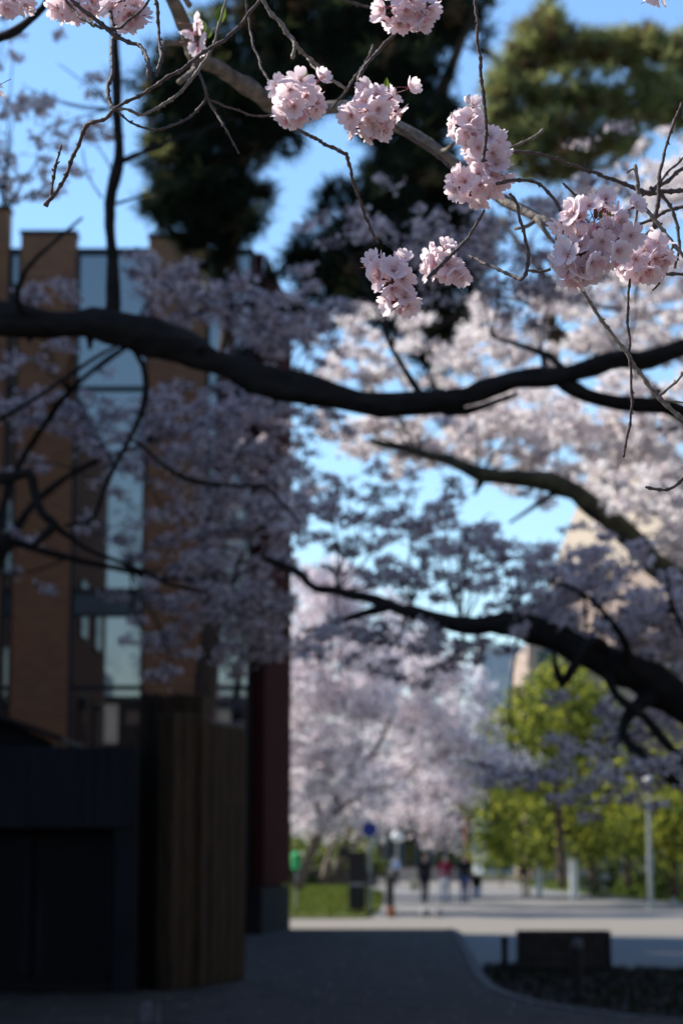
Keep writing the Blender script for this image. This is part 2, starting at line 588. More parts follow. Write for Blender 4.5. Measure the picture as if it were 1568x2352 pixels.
def clump_centres(blobs, per_m3_scale=1.0, run=7, twigs=None):
    """blobs: (px, py, Y, rx, ry, depth, n) measured in the photograph -> clump centres (world),
    strung along short, mostly level shoots; twigs collects (start, end) of each shoot"""
    out = []
    for (px, py, Y, rx, ry, dep, n) in blobs:
        m = max(1, int(n * per_m3_scale / run + nrng.random()))
        c = np.array(at(px, py, Y))
        k = mpp(Y)
        R = np.array([rx * k, dep, ry * k])
        p = np.clip(nrng.normal(size=(m, 3)) * .62, -1.7, 1.7)
        d = nrng.normal(size=(m, 3)) * np.array([1, 1, .45])[None]
        d /= np.linalg.norm(d, axis=1, keepdims=True)
        L = (.35 + .75 * nrng.random(m))[:, None] * max(R[0], R[2] * 1.2)
        s0 = c[None] + p * R[None] - d * L * .5
        bow = nrng.normal(size=(m, 3)) * L * .10
        t = (np.arange(run)[None, :, None] + nrng.random((m, run, 1))) / run
        q = s0[:, None] + d[:, None] * L[:, None] * t + bow[:, None] * (4 * t * (1 - t))
        out.append(q.reshape(-1, 3))
        if twigs is not None:
            for i in range(m):
                twigs.append((s0[i], s0[i] + d[i] * L[i] * .5 + bow[i], s0[i] + d[i] * L[i]))
    return np.concatenate(out)

def shoots_mesh(twigs, r, m, parent):
    """the fine shoots of a crown as one mesh of thin three-sided rods"""
    vs_, fs = [], []
    for tw in twigs:
        a = tw[2] - tw[0]
        a = a / (np.linalg.norm(a) + 1e-9)
        u = np.cross(a, [0.3, 0.2, 0.93]); u /= np.linalg.norm(u) + 1e-9
        v = np.cross(a, u)
        n = len(vs_)
        for j, P in enumerate(tw):
            rr = r * (1, .8, .4)[j]
            for g in range(3):
                an = 2.094 * g
                vs_.append(tuple(P + (u * math.cos(an) + v * math.sin(an)) * rr))
        for j in range(2):
            for g in range(3):
                g2 = (g + 1) % 3
                fs.append((n + j * 3 + g, n + j * 3 + g2, n + j * 3 + 3 + g2, n + j * 3 + 3 + g))
    me = bpy.data.meshes.new('shoots')
    me.from_pydata(vs_, [], fs)
    me.materials.append(m)
    return link_mesh('shoots', me, parent, 'stuff')

def blossom_crown(blobs, parent, size=0.028, per=16, sig=0.075, scale=1.0, mats=None, weights=(.62, .28, .10), flat=0.6, name='blossom_crown', shoot=.006):
    tw = []
    cen = clump_centres(blobs, scale, 7, tw)
    if shoot: shoots_mesh(tw, shoot, M_BARK, parent)
    n = len(cen)
    grow = nrng.random(n) ** 1.6
    cnt = (1 + per * 2.2 * grow).astype(int)
    idx = np.repeat(np.arange(n), cnt)
    sg = (sig * (.55 + .95 * grow))[idx][:, None]
    off = nrng.normal(size=(len(idx), 3)) * np.array([1, 1, flat])[None] * sg
    pts = cen[idx] + off
    q = faces_at(pts, size, 0.9)
    w = np.cumsum(weights)
    r = nrng.random(len(idx))
    tone = np.searchsorted(w, r).clip(0, len(weights) - 1)
    me = quads_mesh(name, q, mats or [M_BL1, M_BL2, M_BL3], tone)
    return link_mesh(name, me, parent, 'stuff')

def leaf_crown(blobs, parent, size, per, sig, mats, weights, scale=1.0, aspect=0.6, name='leaf_crown', flat=0.7):
    return blossom_crown(blobs, parent, size, per, sig, scale, mats, weights, flat, name, 0.012)

def needle_crown(blobs, parent, per=26, length=0.14, width=0.006, scale=1.0, weights=(.7, .2, .1), up=0.5):
    cen = clump_centres(blobs, scale, 4)
    n = len(cen)
    axis = rand_unit(n) + np.array([0, 0, up])[None]
    axis /= np.linalg.norm(axis, axis=1, keepdims=True)
    idx = np.repeat(np.arange(n), per)
    d = axis[idx] * 0.55 + rand_unit(len(idx)) * 0.75
    d /= np.linalg.norm(d, axis=1, keepdims=True)
    base = cen[idx] + axis[idx] * (nrng.random(len(idx))[:, None] - .5) * 0.18
    L = length * (0.7 + .5 * nrng.random(len(idx)))[:, None]
    side = np.cross(d, rand_unit(len(idx)))
    side /= np.linalg.norm(side, axis=1, keepdims=True) + 1e-9
    side *= width
    tip = base + d * L
    q = np.stack([base - side, base + side, tip + side * .5, tip - side * .5], axis=1)
    tone_c = np.searchsorted(np.cumsum(weights), nrng.random(n)).clip(0, 2)
    me = quads_mesh('needle_crown', q, [M_ND1, M_ND2, M_ND3], tone_c[idx])
    return link_mesh('needle_crown', me, parent, 'stuff')

def limb(parent, name, pts, mat_, step=0.12, sides=9, jit=0.35, wob=0.0):
    """pts: (px, py, Y, width in picture units)"""
    P = [(at(px, py, Y), w * mpp(Y) / 2) for px, py, Y, w in pts]
    S = spline(P, step)
    sd = rnd.random() * 50
    pp, rr = [], []
    for i, (p, r) in enumerate(S):
        if wob:
            p = p + Vector((noise.noise(Vector((i * .35, sd, 0))), noise.noise(Vector((i * .35, sd, 9))), noise.noise(Vector((i * .35, sd, 5))))) * wob
        pp.append(p)
        k_ = noise.noise(Vector((i * .23, sd, 2))) * .22 + max(0, noise.noise(Vector((i * .55, sd, 6))) - .25) * .55
        rr.append(r * (1 + k_ * min(1, r / .02)))
        pp[-1] = pp[-1] + Vector((noise.noise(Vector((i * .21, sd, 3))), 0, noise.noise(Vector((i * .21, sd, 8))))) * r * .45
    mb = MB()
    mb.tube(pp, rr, sides, jitter=jit * 1.5, seed=sd)
    for i in range(2, len(pp) - 2, 3):                             # spur stubs and branch collars
        if rr[i] > .02 and rnd.random() < .4:
            q = Vector((rnd.uniform(-1, 1), rnd.uniform(-1, 1), rnd.uniform(-1, 1))).normalized()
            h = rr[i] * rnd.uniform(1.15, 1.9)
            mb.tube([pp[i], pp[i] + q * rr[i] * .9, pp[i] + q * h], [rr[i] * .45, rr[i] * .3, rr[i] * .12], 6)
    return mb.build(name, mat_, parent, smooth=True)

def sprays(parent, blobs, starts, mat_, w0=7, n_max=60, name='branch', sag=0.0):
    """thin branches that carry the blossom: from the nearest of the starts to each blob"""
    for i, (px, py, Y, rx, ry, dep, n) in enumerate(blobs[:n_max]):
        s = min(starts, key=lambda q: abs(q[0] - px) + abs(q[1] - py) * .8 + abs(q[2] - Y) * 30 + rnd.random() * 60)
        a = Vector((s[0], s[1], 0)); b = Vector((px, py, 0))
        mid = a.lerp(b, .5) + Vector((rnd.uniform(-1, 1), rnd.uniform(-1, 1), 0)) * (b - a).length * .14
        end = b + Vector((rnd.uniform(-.7, .7) * rx, rnd.uniform(-.5, .5) * ry, 0))
        limb(parent, name, [(a.x, a.y, s[2], w0), (mid.x, mid.y, (s[2] + Y) / 2, w0 * .75), (b.x, b.y, Y, w0 * .5), (end.x, end.y, Y + rnd.uniform(-.5, .5) * dep, w0 * .2)],
             mat_, 0.2, 5, 0.2)
# ================================================================== THE SETTING: ground
def sheet(name, poly, z, m, parent=None, kind='structure', thick=0.0):
    mb = MB()
    if thick:
        mb.prism(poly, 'z', z - thick, z)
    else:
        mb.add([(x, y, z) for x, y in poly], [tuple(range(len(poly)))])
    o = mb.build(name, m, parent)
    if kind: o['kind'] = kind
    return o

def gp(px, py, z=0.0):
    """the ground point seen at px, py"""
    d = Vector(((px - PCX) / FPX, 0, 0)) + _u * (-(py - PCY) / FPX) + _f
    p = Vector((0, 0, CAM_H)) + d * ((z - CAM_H) / d.z)
    return (p.x, p.y)

sheet('ground', [(-900, -200), (900, -200), (900, 1500), (-900, 1500)], -0.02, M_LAND)
sheet('road', [(0.3, -30), (40, -30), (40, 46), (40, 130), (3, 175), (0.0, 175), (0.9, 59), (-1.4, 58.4), (-3, 46)], 0.0, M_ASPH)
sheet('beige_crossing', [(-30, 47.5), (-1.2, 47.5), (7, 47.0), (60, 46.0), (60, 56.5), (9, 57.5), (2, 58.5), (-30, 59.5)], 0.004, M_BEIGE)
far_path = sheet('far_path', [(3.2, 122), (16, 100), (16, 108), (13, 116), (13, 150), (2, 148.5), (2, 128)], 0.008, M_BEIGE)
# the pavement on the left with its kerb
kpx = [(1052, 2144), (1068, 2176), (1084, 2208), (1098, 2236), (1126, 2266), (1186, 2291), (1270, 2310), (1400, 2329), (1568, 2346), (1900, 2372)]
kern = [gp(x, y, 0.1) for x, y in kpx]
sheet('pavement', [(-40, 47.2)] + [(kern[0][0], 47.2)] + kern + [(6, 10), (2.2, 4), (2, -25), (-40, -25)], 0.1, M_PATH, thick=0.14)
sheet('bounce_ground', [(-40, -24), (2.0, -24), (2.1, 4), (2.8, 8.5), (-8, 8.5), (-40, 8.5)], 0.104, M_BOUNCE)  # unseen paving added to bounce sunlight up onto the near blossoms
kerb = empty('kerb')
kerb['kind'] = 'structure'
kc = spline([(Vector((x, y, 0)), 0) for x, y in [(kern[0][0] - .05, 47.0)] + kern], 0.6)
for i in range(len(kc) - 1):
    a, b = kc[i][0], kc[i + 1][0]
    d = b - a
    L = d.length
    if L < .1: continue
    mb = MB()
    c = (a + b) / 2
    hh = 0.118 + rnd.uniform(-.003, .003)
    mb.box((c.x - L / 2 + .006, c.y - .075, -0.03), (c.x + L / 2 - .006, c.y + .075, hh), bev=.015, rz=math.atan2(d.y, d.x))
    mb.build('kerb_stone', M_KERB, kerb)
# planted bed on the right
bed_px = [(1104, 2222), (1150, 2214), (1300, 2222), (1568, 2226), (2000, 2226), (2100, 2370), (1900, 2362), (1568, 2336), (1400, 2319), (1270, 2300), (1186, 2281), (1134, 2258), (1112, 2238)]
bed_poly = [gp(x, y, 0.06) for x, y in bed_px]
sheet('planting_bed', bed_poly, 0.06, M_SOIL, thick=0.1)

def inside(p, poly):
    x, y = p
    r = False
    for i in range(len(poly)):
        x1, y1 = poly[i]; x2, y2 = poly[i - 1]
        if (y1 > y) != (y2 > y) and x < (x2 - x1) * (y - y1) / (y2 - y1) + x1:
            r = not r
    return r

def blades(name, poly, z, n, h, w, mats, weights, z_slope=None):
    xs = [p[0] for p in poly]; ys = [p[1] for p in poly]
    pts = []
    while len(pts) < n:
        p = (rnd.uniform(min(xs), max(xs)), rnd.uniform(min(ys), max(ys)))
        if inside(p, poly):
            pts.append((p[0], p[1], z))
    b = np.array(pts)
    ang = nrng.random(n) * 6.283
    lean = rand_unit(n) * .45
    s = np.stack([np.cos(ang), np.sin(ang), np.zeros(n)], axis=1) * w
    H = h * (.5 + nrng.random(n))[:, None]
    tip = b + (np.array([0, 0, 1])[None] + lean * np.array([1, 1, 0])[None]) * H
    q = np.stack([b - s, b + s, tip + s * .3, tip - s * .3], axis=1)
    tone = np.searchsorted(np.cumsum(weights), nrng.random(n)).clip(0, len(weights) - 1)
    o = link_mesh(name, quads_mesh(name, q, mats, tone), None, 'stuff')
    return o

bl = blades('bed_ground_cover', bed_poly, 0.06, 6000, 0.06, 0.012, [M_SOIL, M_GR3], (.85, .15))
tag(bl, 'dark low ground cover growing in the planted bed', 'ground cover')

lawn_l = [(-12, 59.4), (-1.2, 59.0), (0.55, 59.2), (1.1, 66), (1.5, 80), (1.9, 100), (1.0, 122), (-14, 122)]
sheet('lawn', lawn_l, 0.03, M_TURF, thick=0.05)
tag(blades('lawn_grass', lawn_l, 0.03, 26000, 0.13, 0.018, [M_GRASS, M_GR3], (.8, .2)), 'sunlit mown grass left of the road under the far cherries', 'grass')
verge_r = [gp(1190, 2030), gp(1240, 2042), gp(1330, 2052), gp(1568, 2075), (40, 75), (60, 140), (30, 150), gp(1180, 2012)]
sheet('verge', verge_r, 0.03, M_TURF, thick=0.05)
tag(blades('verge_grass', [p for p in verge_r], 0.03, 26000, 0.16, 0.022, [M_GRASS, M_GR3], (.8, .2)), 'bright grass verge along the right side of the road', 'grass')
tag(blades('verge_border', [gp(1380, 2053), gp(1600, 2078), gp(1600, 2040), gp(1380, 2035)], 0.03, 5000, 0.3, 0.03, [M_GRASS, M_GR2], (.6, .4)), 'taller green border plants at the foot of the lamp post', 'ground cover')

pts_ = []
while len(pts_) < 2600:
    q_ = (rnd.uniform(-6, 7), 14 + 34 * rnd.random() ** .8)
    if q_[0] < 8: pts_.append((q_[0], q_[1], .108 if inside(q_, [(-40, 47.2), (kern[0][0], 47.2)] + kern + [(6, 10), (-40, 10)]) else .07))
ff = faces_at(np.array(pts_), .014, .8, (0, 0, 6.0), .05)
tag(link_mesh('fallen_petals', quads_mesh('fallen_petals', ff, [M_BL1, M_BL2], nrng.integers(0, 2, len(ff))), None, 'stuff'), 'pale fallen petals scattered over the shaded pavement', 'petals')

# ================================================================== BRICK BUILDING
BY = 44.0
def bx(px, py=1000, Y=BY): return at(px, py, Y).x
def bz(py, Y=BY): return at(784, py, Y).z

bld = empty('brick_building', (-6, BY + 3, 0), 'dark brown brick building with tall glazed bays and red slatted corner', 'building')
mb = MB(); mb.box((-30, BY + .45, 0), (bx(585) - .02, BY + 4.6, bz(575)))
mb.build('wall', M_BRICK, bld)
mb = MB(); mb.box((-30.2, BY + .3, bz(575) + .003), (bx(585) - .02, BY + 4.7, bz(568)))
mb.build('roof', M_PLINTH, bld)
piers = [(-1000, -870, 540), (-720, -590, 545), (-420, -290, 545), (-115, 9, 480), (38, 166, 538), (336, 470, 546)]
for a, b, top in piers:
    mb = MB(); mb.box((bx(a), BY, 0), (bx(b), BY + .445, bz(top)), bev=.01)
    p = mb.build('pier', M_BRICK, bld)
    mb = MB(); mb.box((bx(a) - .03, BY - .03, bz(top) + .003), (bx(b) + .03, BY + .47, bz(top) + .09), bev=.01)
    mb.build('coping', M_FRAME, p)
levels = [560, 885, 1351, 1411, 1575, 1817, 1880, 2000, 2230]
bays = [(-870, -720), (-590, -420), (-290, -115), (9, 38), (166, 336), (470, 578)]
for a, b in bays:
    xa, xb = bx(a) + .003, bx(b) - .003
    zt, zb = bz(564), 0.15
    w_ = MB(); t = .07
    w_.box((xa, BY + .18, zb), (xa + t, BY + .34, zt)); w_.box((xb - t, BY + .18, zb), (xb, BY + .34, zt))
    w_.box((xa + t, BY + .18, zt - .12), (xb - t, BY + .34, zt)); w_.box((xa + t, BY + .18, zb), (xb - t, BY + .34, zb + .1))
    fr = w_.build('window', M_FRAME, bld)
    for i in range(len(levels) - 1):
        z1, z0 = bz(levels[i]), max(bz(levels[i + 1]), .26)
        if i == 0: z1 = zt - .12
        sp = levels[i] in (1351, 1817)
        m_ = MB(); m_.box((xa + t + .002, BY + .262 + rnd.uniform(0, .006), z0 + .028), (xb - t - .002, BY + .29, z1 - .028))
        m_.build('spandrel' if sp else 'pane', M_SPAND if sp else M_GLASS, fr)
        m_ = MB(); m_.box((xa + t + .002, BY + .2, z0 - (.07 if levels[i+1] in (885, 1351, 1575) else .026)), (xb - t - .002, BY + .32, z0 + .026))
        m_.build('transom', M_FRAME, fr)
# red corner: vertical slats on the front corner and along the side face that recedes
c0 = Vector((bx(582), BY - .05, 0)); c1 = Vector((bx(604), BY - .08, 0)); c2 = Vector((at(665, 1700, 48.7).x, 48.7, 0))
mb = MB(); mb.prism([(c0.x, BY + .4), (c0.x, BY + .06), (c1.x - .12, BY + .06), (c2.x - .16, 48.6), (c2.x - 1.2, 48.6)], 'z', 0.0, bz(590))
mb.build('corner_wall', M_RED, bld)
def slats(a, b, n, ztop, zbot):
    d = (b - a); L = d.length / n
    for i in range(n):
        c = a + d * ((i + .5) / n)
        m_ = MB()
        m_.box((c.x - L * .42, c.y - .03, zbot), (c.x + L * .42, c.y + .03, ztop + rnd.uniform(-.01, .01)), bev=.008, rz=math.atan2(d.y, d.x))
        m_.build('cladding_slat', M_RED, bld)
slats(c0, c1, 4, bz(583), 1.05)
slats(c1 + Vector((.03, .12, 0)), c2, 30, bz(583), 1.05)
mb = MB(); mb.prism([(c0.x - .3, BY - .12), (c1.x + .03, BY - .14), (c2.x + .02, 48.75), (c2.x - .06, 48.75), (c0.x - .3, BY + .01)], 'z', 0.0, 1.0)
mb.build('plinth', M_PLINTH, bld)
mb = MB(); mb.box((bx(470), BY - .1, 0.1), (bx(575), BY + .17, .9)); mb.build('sill_wall', M_PLINTH, bld)

# unseen block added along the left, its stepped heights shading the foreground
nb = empty('left_shade_block', (-15, 26, 0), 'tall plain brick block along the left just outside the view', 'building')
for ya_, yb_, zz in ((13, 26, 15.2), (26.003, 33, 12.7), (33.003, 43.9, 15.2)):
    mb = MB(); mb.box((-26, ya_, 0), (-8.2, yb_, zz)); mb.build('wall', M_BRICK, nb)
    mb = MB(); mb.box((-26.2, ya_ - .0, zz + .003), (-8.0, yb_, zz + .3)); mb.build('roof', M_PLINTH, nb)
for fl in range(3):
    for k in range(6):
        y0 = 15 + k * 4.1; z0 = 1.2 + fl * 3.6
        m_ = MB(); m_.box((-8.2, y0, z0), (-8.13, y0 + 1.7, z0 + 1.9)); w_ = m_.build('window', M_FRAME, nb)
        m_ = MB(); m_.box((-8.13, y0 + .08, z0 + .08), (-8.118, y0 + 1.62, z0 + 1.82)); m_.build('pane', M_GLASS, w_)

# unseen blocks behind the viewer and to the right, added to cut sky light
def plain_block(label, loc, lo, hi, face, floors, cols, m):
    o = empty('added_block', loc, label, 'building')
    mb = MB(); mb.box(lo, hi); mb.build('wall', m, o)
    mb = MB(); mb.box((lo[0] - .2, lo[1] - .2, hi[2] + .003), (hi[0] + .2, hi[1] + .2, hi[2] + .35)); mb.build('roof', M_PLINTH, o)
    for f in range(floors):
        for c in range(cols):
            z0 = 1.2 + f * (hi[2] - 1) / floors; dz = (hi[2] - 1) / floors * .55
            if face == 'y':
                w = (hi[0] - lo[0]) / cols; a = lo[0] + w * (c + .2); b = lo[0] + w * (c + .8)
                mb = MB(); mb.box((a, hi[1] + .003, z0), (b, hi[1] + .07, z0 + dz)); fr = mb.build('window', M_FRAME, o)
                mb = MB(); mb.box((a + .1, hi[1] + .073, z0 + .1), (b - .1, hi[1] + .085, z0 + dz - .1)); mb.build('pane', M_GLASS, fr)
            else:
                w = (hi[1] - lo[1]) / cols; a = lo[1] + w * (c + .2); b = lo[1] + w * (c + .8)
                mb = MB(); mb.box((lo[0] - .07, a, z0), (lo[0] - .003, b, z0 + dz)); fr = mb.build('window', M_FRAME, o)
                mb = MB(); mb.box((lo[0] - .085, a + .1, z0 + .1), (lo[0] - .073, b - .1, z0 + dz - .1)); mb.build('pane', M_GLASS, fr)
plain_block('tall dark brick block across the street behind the viewer', (0, -30, 0), (-34, -40, 0), (30, -24, 9.5), 'y', 3, 12, M_DBRICK)
rear = bpy.data.objects['added_block']
for (x_, w_, z0_, z1_) in ((-5.9, .5, 5.6, 9.2), (-12.2, .7, 7.4, 9.4), (-20, .6, 4, 9), (3, .6, 4, 9), (12, .6, 4, 9)):  # panels added as bright spots for the window reflections
    mb = MB(); mb.box((x_ - w_, -23.997, z0_), (x_ + w_, -23.8, z1_)); mb.build('reflection_panel', M_CONC, rear)
mb = MB(); mb.box((-15.4, -30, 9.86), (-12.4, -26, 11.3), bev=.05); mb.build('reflection_box', M_WHITE, rear)  # added to give the windows a white reflection
plain_block('dark brick block along the right outside the view', (18, 10, 0), (12.5, -10, 0), (26, 36, 17), 'x', 4, 9, M_DBRICK)

# ================================================================== GATE AT THE LEFT
GY = 25.0
gate = empty('slate_gate', (-3, GY, .1), 'black slate-faced gate under a deep lintel panel at the lower left', 'gate')
def gx(px, py=2000, Y=GY): return at(px, py, Y).x
def gz(py, Y=GY): return at(784, py, Y).z
zt, zl = gz(1716), gz(1902)
xs_ = [-420, -300, -185, -62, 62, 190, 313]
for i in range(len(xs_) - 1):
    mb = MB(); mb.box((gx(xs_[i]) + .003, GY - .02 + rnd.uniform(0, .006), zl), (gx(xs_[i + 1]) - .003, GY + .5, zt), bev=.006)
    mb.build('lintel_panel', M_GATE, gate)
mb = MB(); mb.box((gx(262), GY, .1), (gx(313), GY + .5, zl - .003), bev=.006); mb.build('jamb', M_GATE, gate)
for a, b in ((-420, -190), (-188, 68), (72, 260)):
    mb = MB(); mb.box((gx(a), GY + .30, .2), (gx(b), GY + .36, zl - .003), bev=.004); dd = mb.build('door', M_DOOR, gate)
    mb = MB()
    x0, x1 = gx(a) + .05, gx(b) - .05
    mb.box((x0, GY + .28, .3), (x0 + .05, GY + .298, zl - .1)); mb.box((x1 - .05, GY + .28, .3), (x1, GY + .298, zl - .1))
    mb.build('stile', M_GATE, dd)
mb = MB(); mb.box((gx(-420), GY - .04, .1), (gx(260), GY + .28, .2), bev=.01); mb.build('threshold', M_PLINTH, gate)
mb = MB(); mb.box((gx(-420), GY + .52, .1), (gx(313), GY + .8, zt - .1)); mb.build('back_panel', M_DOOR, gate)

# sloping eave above the gate
RY = 26.2
ea = at(-260, 1560, RY); eb = at(5, 1640, RY); ec = at(150, 1694, RY)
shed = empty('gate_roof_shed', (ec.x, RY, .1), 'dark sloping eave of a small shed showing above the black gate', 'shed')
mb = MB()
mb.prism([(ea.x, ea.z), (eb.x, eb.z), (ec.x, ec.z), (ec.x, ec.z - .05), (eb.x, eb.z - .07), (ea.x, ea.z - .07)], 'y', RY - .25, RY + 2.2)
mb.build('roof', M_ROOF, shed)
mb = MB(); mb.prism([(ea.x, ea.z - .075), (eb.x, eb.z - .075), (ec.x - .15, ec.z - .055), (ec.x - .15, .1), (ea.x, .1)], 'y', RY, RY + 2.0)
mb.build('wall', M_DOOR, shed)

# weathered plank gatepost and its lower wing
post = empty('plank_gatepost', (-2, 26, .1), 'weathered brown plank gatepost with a lower curved-top wing beside the brick building', 'gatepost')
PA = 26.0
x0, x1 = at(318, 1900, PA).x, at(466, 1900, PA).x
n = 6
for i in range(n):
    a = x0 + (x1 - x0) * i / n; b = x0 + (x1 - x0) * (i + 1) / n
    off = rnd.uniform(-.03, .03)
    mb = MB(); mb.box((a + .003, PA + off, .1), (b - .003, PA + .55, at(784, 1592 + rnd.uniform(-3, 4), PA).z), bev=.018)
    mb.build('plank', M_WOODSHADE if i < 2 else M_WOOD, post)  # two left planks darker, standing for the post's unlit side
ya, yb = 25.4, 27.6
wxa, wxb = at(378, 1950, ya), at(547, 1950, yb)
n = 8
def wing_top(px):
    pts = [(378, 1600), (436, 1634), (452, 1648), (472, 1662), (500, 1669), (547, 1675)]
    for (xa, za), (xb, zb) in zip(pts, pts[1:]):
        if px <= xb: return za + (zb - za) * (px - xa) / (xb - xa)
    return pts[-1][1]
cop = []
for i in range(n):
    ta, tb = i / n, (i + 1) / n
    px = 378 + (547 - 378) * (ta + tb) / 2
    Ym = ya + (yb - ya) * (ta + tb) / 2
    A = Vector((wxa.x + (wxb.x - wxa.x) * ta, ya + (yb - ya) * ta, 0)); B = Vector((wxa.x + (wxb.x - wxa.x) * tb, ya + (yb - ya) * tb, 0))
    d = B - A; c = (A + B) / 2; L = d.length
    top = at(784, max(wing_top(px), 1640), Ym).z
    mb = MB(); mb.box((c.x - L / 2 + .004, c.y - .11 + rnd.uniform(-.025, .025), .1), (c.x + L / 2 - .004, c.y + .11, top), bev=.018, rz=math.atan2(d.y, d.x))
    mb.build('plank', M_WOOD, post)
    if px > 425: cop.append((Vector((c.x, c.y, top + .03)), .035))
mb = MB(); S = spline(cop, .06); mb.tube([s[0] for s in S], [s[1] for s in S], 8)
mb.build('coping', M_COPING, post, smooth=True)
# short grey stubs by the gatepost
for px, w, t, lb in ((337, 24, 2302, 'short pale grey concrete stub post in front of the plank gatepost, the wider one'), (364, 9, 2304, 'thin short grey stub post right beside the wider concrete stub')):
    Y = 20.2
    b = at(px, t, Y)
    st = empty('stub_post', (b.x, Y, .1), lb, 'post')
    r = w * mpp(Y) / 2
    mb = MB(); mb.box((b.x - r, Y - r, .1), (b.x + r, Y + r, b.z - .02), bev=.012); mb.build('shaft', M_STUB, st)
    mb = MB(); mb.box((b.x - r * .85, Y - r * .85, b.z - .018), (b.x + r * .85, Y + r * .85, b.z), bev=.006); mb.build('cap', M_STUB, st)

# ================================================================== FOREGROUND BED FURNITURE
Y = 30.5
a, b = at(1192, 2180, Y), at(1402, 2180, Y)
ztop = at(784, 2138, Y).z
box = empty('timber_planter', ((a.x + b.x) / 2, Y, .06), 'long dark timber box planter standing in the shaded bed', 'planter')
nb_ = 4
for i in range(nb_):
    z0 = .1 + (ztop - .1) * i / nb_; z1 = .1 + (ztop - .1) * (i + 1) / nb_
    mb = MB(); mb.box((a.x + .05, Y - .02 + rnd.uniform(-.004, .004), z0 + .004), (b.x - .05, Y + .02, z1 - .004), bev=.006); mb.build('board', M_DARKBOX, box)
for x in (a.x + .022, b.x - .022):
    mb = MB(); mb.box((x - .022, Y - .04, .06), (x + .022, Y + .5, ztop - .002), bev=.006); mb.build('end_post', M_BLACK, box)
mb = MB(); mb.box((a.x + .05, Y + .44, .1), (b.x - .05, Y + .48, ztop - .006)); mb.build('back_board', M_DARKBOX, box)
mb = MB(); mb.box((a.x + .05, Y + .025, .1), (b.x - .05, Y + .435, ztop - .05)); mb.build('soil_fill', M_SOIL, box)
for i in range(3):
    mb = MB(); x = a.x + .25 + i * .4; mb.box((x, Y - .045, .06), (x + .05, Y - .025, ztop - .1)); mb.build('batten', M_DARKBOX, box)

def bollard(px, ptop, Y, w, lb, cap=True):
    t = at(px, ptop, Y)
    r = w * mpp(Y) / 2
    o = empty('bollard', (t.x, Y, .06), lb, 'bollard')
    mb = MB(); mb.tube([(t.x, Y, .06), (t.x, Y, .12), (t.x, Y, .125), (t.x, Y, t.z - .10)], [r * 1.5, r * 1.5, r, r * .92], 14)
    mb.build('shaft', M_BLACK, o, smooth=False)
    mb = MB(); mb.tube([(t.x, Y, t.z - .10), (t.x, Y, t.z - .09), (t.x, Y, t.z - .07), (t.x, Y, t.z - .01), (t.x, Y, t.z)], [r * .92, r * 1.12, r * 1.12, r * 1.0, r * .6], 14)
    mb.build('cap', M_STUBCAP if cap else M_BLACK, o, smooth=False)
    return o
bollard(1325, 2158, 24.3, 24, 'black bollard with a grey cap in front of the timber planter')
bollard(1158, 2150, 31.0, 16, 'slim black bollard to the left of the timber planter', False)

# ================================================================== NEAR CHERRY TWIGS AND BLOSSOM
def twig(name, pts, label, m=M_TWIG, wmul=1.0, cat='twig', bud=None, node=0.014, sides=7, parts=()):
    """pts: (px, py, Y, width)"""
    P = [(at(px, py, Y), w * mpp(Y) / 2 * wmul) for px, py, Y, w in pts]
    root = empty(name, P[0][0], label, cat)
    def tube_of(P, nm, mm, sd):
        S = spline(P, 0.0045)
        L = 0.0
        pp, rr = [], []
        nx = node * rnd.uniform(.4, 1)
        bumps = []
        for i, (p, r) in enumerate(S):
            if i: L += (p - S[i - 1][0]).length
            bulge = 1.0
            if L > nx:
                bulge = 1.42 if r < .0045 else 1.14
                nx = L + node * rnd.uniform(.7, 1.5)
                bumps.append((p, r, i))
            w1 = Vector((noise.noise(Vector((L * 38, sd, 0))), noise.noise(Vector((L * 38, sd, 7))), noise.noise(Vector((L * 38, sd, 3))))) * .0028
            pp.append(p + w1); rr.append(max(r * bulge * (1 + .10 * noise.noise(Vector((L * 200, sd, 1)))), .0006))
        mb = MB(); mb.tube(pp, rr, sides, jitter=.25, seed=sd)
        for (p, r, i) in bumps:                                  # side buds and spur scars
            if rnd.random() < .75:
                t = (S[min(i + 1, len(S) - 1)][0] - S[max(i - 1, 0)][0]).normalized()
                q = Vector((rnd.uniform(-1, 1), rnd.uniform(-1, 1), rnd.uniform(-1, 1)))
                q = (q - t * q.dot(t)).normalized()
                d = (q + t * .7).normalized()
                k = rnd.uniform(.0016, .0042)
                b0 = p + q * r * .7
                mb.tube([b0, b0 + d * k * .6, b0 + d * k * 1.2], [r * .5 + .0004, .0011, .0003], 5)
        return mb.build(nm, mm, root, smooth=True)
    tube_of(P, 'stem', m, rnd.random() * 40)
    for pr in parts:
        Q = [(at(px, py, Y), w * mpp(Y) / 2 * wmul) for px, py, Y, w in pr]
        tube_of(Q, 'side_twig', m, rnd.random() * 40)
    if bud:
        for (px, py, Y, s, ang) in bud:
            p = at(px, py, Y); d = Vector((math.sin(ang), .2 * rnd.uniform(-1, 1), math.cos(ang)))
            mb = MB(); mb.tube([p, p + d * s * .3, p + d * s * .7, p + d * s], [s * .14, s * .22, s * .16, s * .02], 7)
            mb.build('bud', M_BUD, root, smooth=True)
    return root

